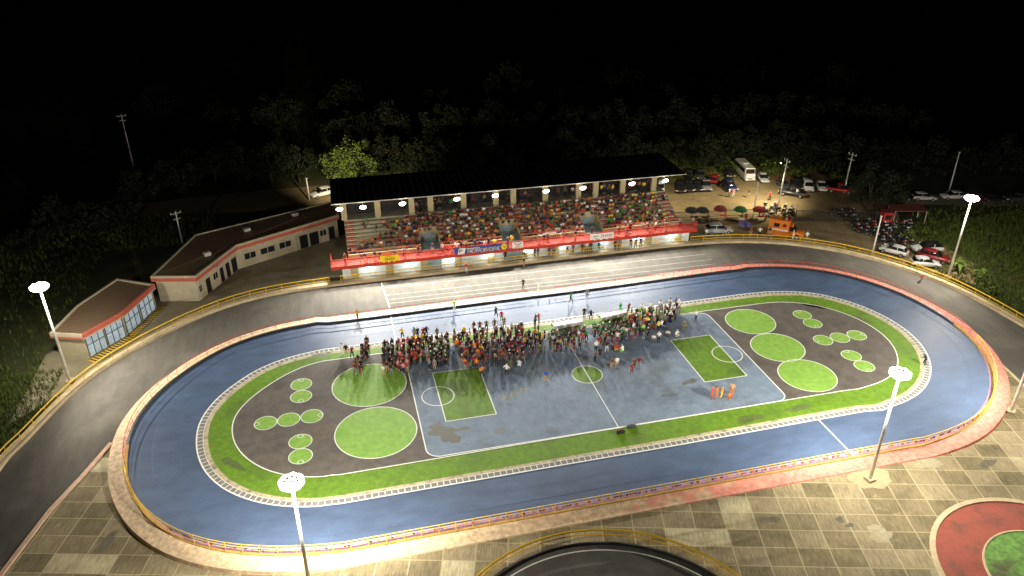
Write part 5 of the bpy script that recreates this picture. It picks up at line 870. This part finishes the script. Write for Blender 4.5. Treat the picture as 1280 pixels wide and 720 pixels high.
def ltable(label,p,q):
    p=Vector(p);q=Vector(q); d=q-p; o=thing('long_table',label,'table',((p.x+q.x)/2,(p.y+q.y)/2,.05),math.atan2(d.y,d.x),'white draped tables behind the skaters'); L=d.length
    b=MB(); b.box((0,0,.74),(L,.95,.04)); b.box((0,-.48,.5),(L,.02,.45)); b.box((0,.48,.5),(L,.02,.6)); b.build('tablecloth',CLO['white'],o)
    for sx in (-L/2+.15,L/2-.15):
        for sy in (-.35,.35): b=MB(); b.tube([(sx,sy,0),(sx,sy,.72)],.025,5); b.build('leg',M['steel'],o)
ltable('long white draped table on the green border, left one of two',(-1.0,10.6),(3.0,10.9)); ltable('long white draped table on the green border, right one of two',(5.6,11.2),(9.3,11.7))
# ---------------------------------------------------------------- people
def grow_person(joints,edges,lv=1):
    me=bpy.data.meshes.new('skel'); names=list(joints); me.from_pydata([joints[k][0] for k in names],[(names.index(a),names.index(b)) for a,b in edges],[])
    o=bpy.data.objects.new('skel',me); C.objects.link(o); m=o.modifiers.new('s','SKIN'); m.use_smooth_shade=True
    for i,k in enumerate(names):
        r=joints[k][1]; me.skin_vertices[0].data[i].radius=(r if isinstance(r,tuple) else (r,r)); me.skin_vertices[0].data[i].use_root=(k=='pelvis')
    if lv: s_=o.modifiers.new('u','SUBSURF'); s_.levels=lv; s_.render_levels=lv
    dg=bpy.context.evaluated_depsgraph_get(); ev=o.evaluated_get(dg); nm=bpy.data.meshes.new_from_object(ev,depsgraph=dg); C.objects.unlink(o); bpy.data.objects.remove(o)
    return nm
def pose(kind):
    J={'pelvis':((0,0,.93),(.15,.11)),'waist':((0,0,1.1),(.13,.10)),'chest':((0,0,1.32),(.17,.12)),'neck':((0,0,1.47),.055),'head0':((0,.01,1.56),(.075,.085)),'head':((0,.01,1.68),(.08,.095))}
    for s_,n_ in ((-1,'L'),(1,'R')):
        J['sh'+n_]=((s_*.19,0,1.39),.06); J['el'+n_]=((s_*.25,0,1.12),.045); J['ha'+n_]=((s_*.26,.06,.88),.035); J['fi'+n_]=((s_*.25,.09,.80),.03)
        J['hip'+n_]=((s_*.095,0,.86),.095); J['kn'+n_]=((s_*.11,.02,.48),.065); J['an'+n_]=((s_*.12,0,.09),.045); J['to'+n_]=((s_*.13,.15,.04),.04)
    def st(k,p): J[k]=(p,J[k][1])
    if kind=='hips':
        for s_,n_ in ((-1,'L'),(1,'R')): st('el'+n_,(s_*.38,-.06,1.16)); st('ha'+n_,(s_*.2,.1,1.02)); st('fi'+n_,(s_*.13,.14,1.0)); st('kn'+n_,(s_*.16,.02,.48)); st('an'+n_,(s_*.19,0,.09)); st('to'+n_,(s_*.22,.14,.04))
    if kind=='raise':
        st('elR',(.34,.05,1.5)); st('haR',(.2,.1,1.72)); st('fiR',(.16,.1,1.80)); st('elL',(-.36,.05,1.3)); st('haL',(-.25,.25,1.35)); st('fiL',(-.18,.3,1.38))
    if kind=='walk':
        st('knL',(-.11,.2,.5)); st('anL',(-.11,.26,.12)); st('toL',(-.11,.42,.08)); st('knR',(.11,-.05,.47)); st('anR',(.11,-.3,.14)); st('toR',(.11,-.22,.04)); st('elR',(.27,.12,1.14)); st('haR',(.26,.3,1.0)); st('fiR',(.25,.36,.97)); st('elL',(-.27,-.15,1.14)); st('haL',(-.27,-.22,.9)); st('fiL',(-.26,-.22,.84))
    if kind in('crouch','skate','sit'):
        dz={'crouch':-.55,'skate':-.2,'sit':-.46}[kind]; fy={'crouch':.18,'skate':.45,'sit':.03}[kind]
        for k in ('pelvis','waist','chest','neck','head0','head'):
            p=J[k][0]; t=(p[2]-.93)/.75; J[k]=((0,p[1]+fy*t,p[2]+dz-t*(.12 if kind=='skate' else .02)),J[k][1])
        for s_,n_ in ((-1,'L'),(1,'R')):
            c=J['chest'][0]; st('sh'+n_,(s_*.19,c[1]+.02,c[2]+.07)); st('hip'+n_,(s_*.1,.03,J['pelvis'][0][2]-.05))
            if kind=='sit': st('kn'+n_,(s_*.13,.45,.47)); st('an'+n_,(s_*.13,.46,.09)); st('to'+n_,(s_*.13,.6,.04))
            elif kind=='crouch': st('kn'+n_,(s_*.2,.38,.42)); st('an'+n_,(s_*.15,.08,.09)); st('to'+n_,(s_*.17,.24,.04))
            else: st('kn'+n_,(s_*.14,.22,.46)); st('an'+n_,(s_*.16,-.08,.09)); st('to'+n_,(s_*.16,.08,.04))
            c=J['sh'+n_][0]; st('el'+n_,(s_*.27,c[1]+.1,c[2]-.26)); st('ha'+n_,(s_*.18,c[1]+.3,c[2]-.36)); st('fi'+n_,(s_*.14,c[1]+.37,c[2]-.38))
    E=[('pelvis','waist'),('waist','chest'),('chest','neck'),('neck','head0'),('head0','head')]
    for n_ in 'LR': E+=[('chest','sh'+n_),('sh'+n_,'el'+n_),('el'+n_,'ha'+n_),('ha'+n_,'fi'+n_),('pelvis','hip'+n_),('hip'+n_,'kn'+n_),('kn'+n_,'an'+n_),('an'+n_,'to'+n_)]
    return J,E
def person_mesh(kind,lv=1):
    J,E=pose(kind); me=grow_person(J,E,lv); me.name='person_'+kind
    for q in range(5): me.materials.append(CLO['skin'])      # 0 skin 1 hair 2 top 3 trousers 4 shoes
    seg={('pelvis','waist'):2,('waist','chest'):2,('chest','neck'):2,('neck','head0'):0,('head0','head'):0}
    for n_ in 'LR': seg.update({('chest','sh'+n_):2,('sh'+n_,'el'+n_):2,('el'+n_,'ha'+n_):0,('ha'+n_,'fi'+n_):0,('pelvis','hip'+n_):3,('hip'+n_,'kn'+n_):3,('kn'+n_,'an'+n_):3,('an'+n_,'to'+n_):4})
    hd=Vector(J['head'][0]); pz=J['pelvis'][0][2]
    for f in me.polygons:
        c=f.center; best=min(seg,key=lambda e:(lambda a,b:((a+(b-a)*max(0,min(1,(c-a).dot(b-a)/max(1e-6,(b-a).length_squared))))-c).length)(Vector(J[e[0]][0]),Vector(J[e[1]][0])))
        mi=seg[best]
        if best[1]=='head' or best[1]=='head0':
            if c.z>hd.z-.02 or c.y<hd.y-.02: mi=1
            if c.z<hd.z-.14: mi=0
        if best==('pelvis','waist') and c.z<pz+.02: mi=3
        f.material_index=mi; f.use_smooth=True
    return me
PM={k:person_mesh(k) for k in ('stand','hips','walk','raise','crouch','skate')}
def person(x,y,z,kind,top,head,pants,rz,label=None,group=None,scale=1):
    o=bpy.data.objects.new('person',PM[kind]); C.objects.link(o); o.location=(x,y,z); o.rotation_euler.z=rz; o.scale=(scale,)*3
    hm={'dark hair':CLO['black'],'white cap':CLO['white'],'orange cap':CLO['orange'],'brown hair':CLO['brown']}[head]
    for i,m_ in enumerate((random.choice([CLO['skin'],CLO['skin2']]),hm,CLO[top],CLO[pants],random.choice([CLO['black'],CLO['black'],CLO['white'],CLO['grey']]))):
        o.material_slots[i].link='OBJECT'; o.material_slots[i].material=m_
    tag(o,label or 'x','person',group); return o
def ground_z(x,y):
    if abs(y)<14 and abs(x)<42: return .055
    if y>29.8: return .35 if y<30.7 else -.06
    if y>21: return .0
    return .08
row=[]
for (x,y),ps,top,head,pants,lab,_ in SINGLES:
    z=ground_z(x,y)
    if math.hypot(x,y)>33 and y>22 and lab!='ROW': z=.36 if 'rail' in lab or 'walkway' in lab else -.08
    if 'ring road' in lab: z=0
    if 'outer' in lab: z=0
    o=person(x,y,z,ps,top,head,pants,random.uniform(-.8,.8)+(math.pi if random.random()<.6 else 0),lab,None,random.uniform(.95,1.05))
    if lab=='ROW': o.location.y=min(FY-.45,max(30.3,y)); o.location.z=.36; row.append((o,(top,),'in the row standing below the red balcony',(o.location.x,o.location.y)))
rank_labels(row,lambda a,p:f'only person in {a[0]} {p}',lambda o,a,p:f'{o} person from left wearing {a[0]} {p}')
NICE={'orangered':'orange red','orangewhite':'pale orange','darkred':'dark red','darkgreen':'dark green'}
allp=[(x,y,t,cap,nm) for nm,l in CROWD for x,y,t,cap in l]
allp.sort(key=lambda q:q[1]+.2*q[0]*.25)         # the ones nearest the camera are individuals, the deepest rows join the crowd object
NI=212; keep=allp[:NI]; rest=allp[NI:]
DM={'red':'darkred','pink':'maroon','orange':'brown','white':'grey','lime':'darkgreen','green':'darkgreen','yellow':'olive','grey':'black','darkred':'black'}
lst=[]
for x,y,t,cap,nm in keep:
    if random.random()<.55: t=DM.get(t,t)
    o=person(x,y,.055,random.choice(['stand','stand','hips','walk','raise','stand']),t,'white cap' if cap else 'dark hair',random.choice(['black','black','grey','navy','darkred','tan']),random.uniform(-.7,.7)+math.pi*(random.random()<.55),None,'skaters gathered on the court',random.uniform(.82,1.0))
    lst.append((o,(NICE.get(t,t),'white helmet' if cap else 'dark hair'),nm,(x,y)))
rank_labels(lst,lambda a,p:f'only person in {a[0]} with {a[1]} in the {p}',lambda o,a,p:f'{o} from left in {a[0]} with {a[1]}, {p}')
# the seated spectators and deepest rows: one object
sit=person_mesh('sit',0); std=person_mesh('stand',0)
def mesh_data(me): return [v.co.copy() for v in me.vertices],[tuple(p.vertices) for p in me.polygons],[p.material_index for p in me.polygons]
SD,TD=mesh_data(sit),mesh_data(std)
cols=['skin','black','white','maroon','darkred','red','brown','olive','grey','navy','yellow','orange','green','darkgreen','pink','tan','blue','skin2','lime','orangered','purple','orangewhite']
ci_={c:i for i,c in enumerate(cols)}
cr=MB()
def put(D,x,y,z,rz,top,pants,cap,sc=1):
    ca,sa=math.cos(rz)*sc,math.sin(rz)*sc; sh=random.choice([1,1,2]); sk=random.choice([0,0,17]); o=len(cr.v)
    cr.v+=[(x+v.x*ca-v.y*sa,y+v.x*sa+v.y*ca,z+v.z*sc) for v in D[0]]; cr.f+=[tuple(i+o for i in f) for f in D[1]]
    mp=(sk,2 if cap else 1,ci_[top],ci_[pants],sh); cr.m+=[mp[i] for i in D[2]]
for x,y,t,cap,nm in rest:
    if random.random()<.5: t=DM.get(t,t)
    put(TD,x,y,.055,random.uniform(0,6.3),t,random.choice(['black','grey','navy']),cap,random.uniform(.88,1.02))
spal=['black','black','black','black','black','maroon','navy','grey','brown','white','maroon','darkred','red','brown','olive','grey','navy','tan','white','yellow','orange','tan','darkgreen','pink','tan','olive','black','grey','white','skin','green']
def dens(x,r):
    if x<-22.9: return 0 if r>2 else .35
    if x<-19: return .12 if r>6 else (.45 if 1<r<5 else .1)
    if x<-14.5: return .75 if 1<r<8 else .15
    if x>24.6: return .05
    for v in VX:
        if abs(x-v)<VW/2: return .0 if r<VR else .85
        if abs(x-v)<VW/2+1.5: return .35
    return .97
nsp=0
for r in range(NR):
    y=SY+r*DY+.12; z=Z0+r*DZ+.14-.47*.92
    x=X0+.3
    while x<X1-.2:
        if random.random()<dens(x,r):
            bias=['red','orange','darkred','black','yellow'] if (x<-10 and r<5) else (['green','white','black','yellow'] if (x>14 and random.random()<.4) else spal)
            put(SD,x+random.uniform(-.06,.06),y+random.uniform(-.05,.1),z,math.pi+random.uniform(-.5,.5),random.choice(bias if random.random()<.28 else spal),random.choice(['black','navy','grey','tan','black']),random.random()<.12,random.uniform(.78,.92)); nsp+=1
        x+=random.uniform(.38,.46)
x=-14
while x<X1-1:          # standing along the back platform, balcony and front walkway
    if random.random()<.55: put(TD,x,TY+random.uniform(.7,1.9),TZ,math.pi+random.uniform(-.5,.5),random.choice(spal),'black',False); nsp+=1
    x+=.6
x=BX0+.5
while x<BX1:
    if random.random()<(.6 if x<-20 or x>25 or -14<x<0 else .35): put(TD,x,FY+random.uniform(-.3,.6),FZ+.29,math.pi+random.uniform(-.8,.8),random.choice(spal),random.choice(['black','navy','tan']),False,random.uniform(.85,1)); nsp+=1
    x+=.7
o=cr.build('crowd',[CLO[c] for c in cols]); tag(o,'packed crowd of seated spectators filling the grandstand and the deepest skater rows','crowd',None,'stuff')
# rescue gear and bags on the field
eq=thing('kit_bag','black kit bag with red straps lying at the court line end','bag',(-.1,-10.9,.05),R(10)); hull([(-.45,.0,.25,.18),(-.3,0,.36,.24),(.3,0,.36,.24),(.45,0,.25,.18)],6,3).build('bag_body',CLO['black'],eq,smooth=True); b=MB(); b.tube([(-.3,.0,.33),(-.1,-.1,.5),(.3,0,.33)],.03,4); b.build('strap',CLO['red'],eq)
eq2=thing('kit_bag','small dark bag lying on the court line right of the red strapped bag','bag',(1.35,-10.3,.05),R(-5)); hull([(-.5,.0,.2,.16),(-.3,0,.26,.22),(.3,0,.26,.22),(.5,0,.2,.16)],6,3).build('bag_body',CLO['darkgrey'] if 'darkgrey' in CLO else CLO['black'],eq2,smooth=True); b=MB(); b.tube([(-.2,.0,.25),(0,.0,.38),(.2,0,.25)],.025,4); b.build('strap',CLO['black'],eq2)
# ---------------------------------------------------------------- vegetation
def crown_mesh(name,rx,rz_,n,leaf,seed,clumps=34):
    rnd=random.Random(seed); b=MB(); cs=[]
    for _ in range(clumps):
        while True:
            v=Vector((rnd.uniform(-1,1),rnd.uniform(-1,1),rnd.uniform(-.75,1)))
            if .45<v.length<1: break
        cs.append((Vector((v.x*rx,v.y*rx,v.z*rz_)),rnd.uniform(.16,.34)*rx))
    for i in range(n):
        c,r=rnd.choice(cs); d=Vector((rnd.gauss(0,1),rnd.gauss(0,1),rnd.gauss(0,.8))); d=d.normalized()*r*rnd.random()**.4; p=c+d
        a=Vector((rnd.gauss(0,1),rnd.gauss(0,1),rnd.gauss(0,.6))).normalized(); q=a.cross(Vector((rnd.gauss(0,1),rnd.gauss(0,1),rnd.gauss(0,1)))).normalized(); s_=leaf*rnd.uniform(.6,1.4)
        b.add([p-a*s_,p-q*s_*.5,p+a*s_,p+q*s_*.5],[(0,1,2,3)],0 if rnd.random()<.6 else 1)
    return b,cs
def make_tree(label,x,y,z,h,rx,seed,mats,name='leafy_tree',group=None,n=2600,leaf=.2):
    o=thing(name,label,'tree',(x,y,z),random.uniform(0,6),group); rz_=h*.44; b,cs=crown_mesh('crown',rx,rz_,n,leaf,seed)
    c=b.build('crown',mats,o); c.location=(0,0,h*.54)
    t=MB(); t.tube([(0,0,-.2),(.1,.05,h*.3),(.05,.2,h*.55)],[h*.035,h*.026,h*.015],7)
    for cc,r in cs[:9]: t.tube([(.08,.05,h*.28),(cc.x*.5,cc.y*.5,(h*.3+h*.54+cc.z)/2),(cc.x,cc.y,h*.54+cc.z)],[h*.016,h*.011,h*.005],5)
    t.build('trunk',M['trunk'],o); return o
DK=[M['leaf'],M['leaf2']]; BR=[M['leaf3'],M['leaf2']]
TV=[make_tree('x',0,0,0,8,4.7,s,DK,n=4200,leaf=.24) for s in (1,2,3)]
tn=TREES_NEAR
labs=['brightly lit green tree behind the left end of the grandstand roof','lit tree just left of the brightest one behind the grandstand','dim tree behind the white car on the left','fourth dim tree leftward along the dark lane','dim broad tree near the middle of the dark lane','dim tree beyond the left end of the long building','leftmost dim tree of the row behind the long building','tree right of the brightest one, half behind the roof','large shadowy tree between the red pickup and the dark cars','dark spreading tree behind the motorcycles and kiosk','low dim tree far behind the lane on the left']
for i,(x,y) in enumerate(tn):
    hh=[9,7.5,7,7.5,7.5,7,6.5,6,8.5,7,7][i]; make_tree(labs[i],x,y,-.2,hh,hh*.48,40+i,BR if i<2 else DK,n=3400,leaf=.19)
used=[False]*3; rnd=random.Random(5); k=0; far_t=[]
def far_tree(x,y,sc):
    global k
    v=k%3; k+=1
    if not used[v]: t=TV[v]; used[v]=True; t.location=(x,y,-.2); t.rotation_euler.z=rnd.uniform(0,6)
    else: t=dup(TV[v],(x,y,-.2),rnd.uniform(0,6),'x')
    t.scale=(sc,sc,sc*rnd.uniform(.85,1.1)); far_t.append(t)
for i in range(20): far_tree(-16+i*4.8+rnd.uniform(-2,2),75+rnd.uniform(-3,3)-i*.7,rnd.uniform(.75,1.0))
for i in range(20): far_tree(-24+i*6.4+rnd.uniform(-2,2),92+rnd.uniform(-5,5)-i*.95,rnd.uniform(.95,1.25))
for i in range(14): far_tree(-60+i*13+rnd.uniform(-4,4),118+rnd.uniform(-8,8)-i*1.5,rnd.uniform(1.0,1.4))
for i in range(13): far_tree(66+i*5+rnd.uniform(-2,2),58-i*1.85+rnd.uniform(-2,3),rnd.uniform(.7,1.0))
for i in range(8): far_tree(-84+i*4.5+rnd.uniform(-3,3),40+i*5+rnd.uniform(-4,4),rnd.uniform(.6,.95))
for i in range(6): far_tree(-92+rnd.uniform(0,20),5+i*7,rnd.uniform(.5,.8))
def reg(x,y):
    if x<-60 and y<85: return 'in the dark field at far left'
    if x>62 and y<70: return 'beyond the back road on the right'
    return 'behind the stand' if y<84 else ('in the second row of the woods' if y<105 else 'deep in the black woods')
rank_labels([(t,('',),reg(t.location.x,t.location.y),(t.location.x,t.location.y)) for t in far_t],lambda a,p:f'dim dark leafy tree {p}',lambda o,a,p:f'{o} dim leafy tree from left {p}')
for t in far_t: t['group']='dim trees of the dark woods'
# shrubs, banana clump
def shrub(label,x,y,h,r,seed,mats=BR,name='shrub'):
    o=thing(name,label,'shrub',(x,y,-.1)); b,cs=crown_mesh('c',r,h*.5,900,.13,seed,16); c=b.build('foliage',mats,o); c.location=(0,0,h*.5)
    t=MB()
    for cc,_ in cs[:5]: t.tube([(0,0,0),(cc.x*.7,cc.y*.7,h*.5+cc.z*.7)],[.05,.02],4)
    t.build('stem',M['trunk'],o)
for i,(x,y,h,r,l) in enumerate([(61.6,23.6,1.7,1.3,'round green bush between the motorcycles and the white car'),(65.4,23.5,1.8,1.5,'second round bush right of the motorcycle pack'),(60.6,5.6,1.5,1.3,'lit bush behind the yellow rail near the far right mast'),(62.5,8.2,1.4,1.2,'bush just uphill of the lit one beside the right mast'),(62.0,0.6,1.8,1.6,'yellowish bush at the right frame edge behind the rail'),(60.3,52.6,2.0,2.0,'pale green bush behind the grey pickup in the car park'),(50.0,61,2.6,2.6,'bush behind the minibus at the edge of the woods'),(68.5,50.5,2.2,2.2,'bush right of the red pickup by the woods'),(57.3,57,2.4,2.2,'bush behind the small silver car'),(-46.6,16,0,0,'')]):
    if h: shrub(l,x,y,h,r,70+i)
def banana(label,x,y,h,seed):
    rnd=random.Random(seed); o=thing('banana_plant',label,'plant',(x,y,-.1)); b=MB(); b.tube([(0,0,0),(0,0,h*.45)],[.16,.1],7); b.build('stem',M['leaf2'],o)
    for k in range(11):
        a=rnd.uniform(0,6.28); L=h*rnd.uniform(.55,.8); up=rnd.uniform(.3,.9); w=.26; b=MB(); A=[];B_=[]
        for j in range(7):
            t=j/6; rr=L*t*math.cos(up*.6); zz=h*.42+L*(up*t-.9*t*t*.9); ww=w*math.sin(math.pi*min(.97,t+.08)); A.append((rr*math.cos(a)-ww*math.sin(a),rr*math.sin(a)+ww*math.cos(a),zz)); B_.append((rr*math.cos(a)+ww*math.sin(a),rr*math.sin(a)-ww*math.cos(a),zz-.02))
        b.strip(A,B_); b.build('leaf',M['leaf3'],o)
banana('broad leaved banana plant beside the far right floodlight mast',61.8,12.6,3.0,1); banana('smaller banana plant right of the mast below the larger one',63.3,9.8,2.2,2)
# grass tufts: one object
def tufts(regs,seed=3):
    rnd=random.Random(seed); b=MB()
    for (x0,x1,y0,y1,nn,test,h) in regs:
        k=0
        while k<nn:
            x,y=rnd.uniform(x0,x1),rnd.uniform(y0,y1)
            k+=1
            if not test(x,y): continue
            for j in range(4):
                a=rnd.uniform(0,6.28); hh=h*rnd.uniform(.5,1.3); w=.05; dx,dy=math.cos(a),math.sin(a); lx,ly=rnd.gauss(0,.25)*hh,rnd.gauss(0,.25)*hh; px,py=x+rnd.gauss(0,.12),y+rnd.gauss(0,.12)
                b.add([(px-dx*w,py-dy*w,-.15),(px+dx*w,py+dy*w,-.15),(px+lx,py+ly,hh)],[(0,1,2)],rnd.choice([0,0,1]))
    return b
def left_of(x,y):      # outside the outer kerb
    return min((math.hypot(p[0]-x,p[1]-y) for p in OUT[::4]))>1.5 
def lf(x,y):
    near=min(OUT[::4],key=lambda p:math.hypot(p[0]-x,p[1]-y)); return x<near[0]-1.2 and y<40
def rf_(x,y):
    near=min(OUT[::4],key=lambda p:math.hypot(p[0]-x,p[1]-y)); return x>near[0]+1.5
b=tufts([(-78,-59,-10,16,5200,lf,.45),(-100,-60,10,60,2500,lambda x,y:x<-61.5,.5),(58.5,90,-10,29,6500,rf_,.5),(70,125,-10,34,3500,lambda x,y:True,.5),(-62,-46,50,64,900,lambda x,y:True,.5),(28,110,56,70,3000,lambda x,y:True,.9),(-24,66,66,74,3000,lambda x,y:True,.9)])
tag(b.build('grass',[M['grass'],M['leaf3']]),'rough dark grass growing on the unlit ground around the circuit','grass',None,'stuff')
# ---------------------------------------------------------------- camera, world, view
cd=bpy.data.cameras.new('camera'); co=bpy.data.objects.new('camera',cd); C.objects.link(co)
co.location=(-26.12,-68.70,50.0); co.rotation_euler=(R(90-27.9),0,R(-14.03)); cd.sensor_width=36; cd.lens=950/1280*36; cd.clip_end=3000; cd.clip_start=.5
S.camera=co
w=bpy.data.worlds.new('World'); S.world=w; w.use_nodes=True; bgn=w.node_tree.nodes['Background']; bgn.inputs[0].default_value=(.10,.12,.16,1); bgn.inputs[1].default_value=.004
S.view_settings.view_transform='Standard'; S.view_settings.look='None'; S.view_settings.gamma=1; S.view_settings.exposure=1.42
S.cycles.max_bounces=4; S.cycles.diffuse_bounces=2; S.cycles.glossy_bounces=2
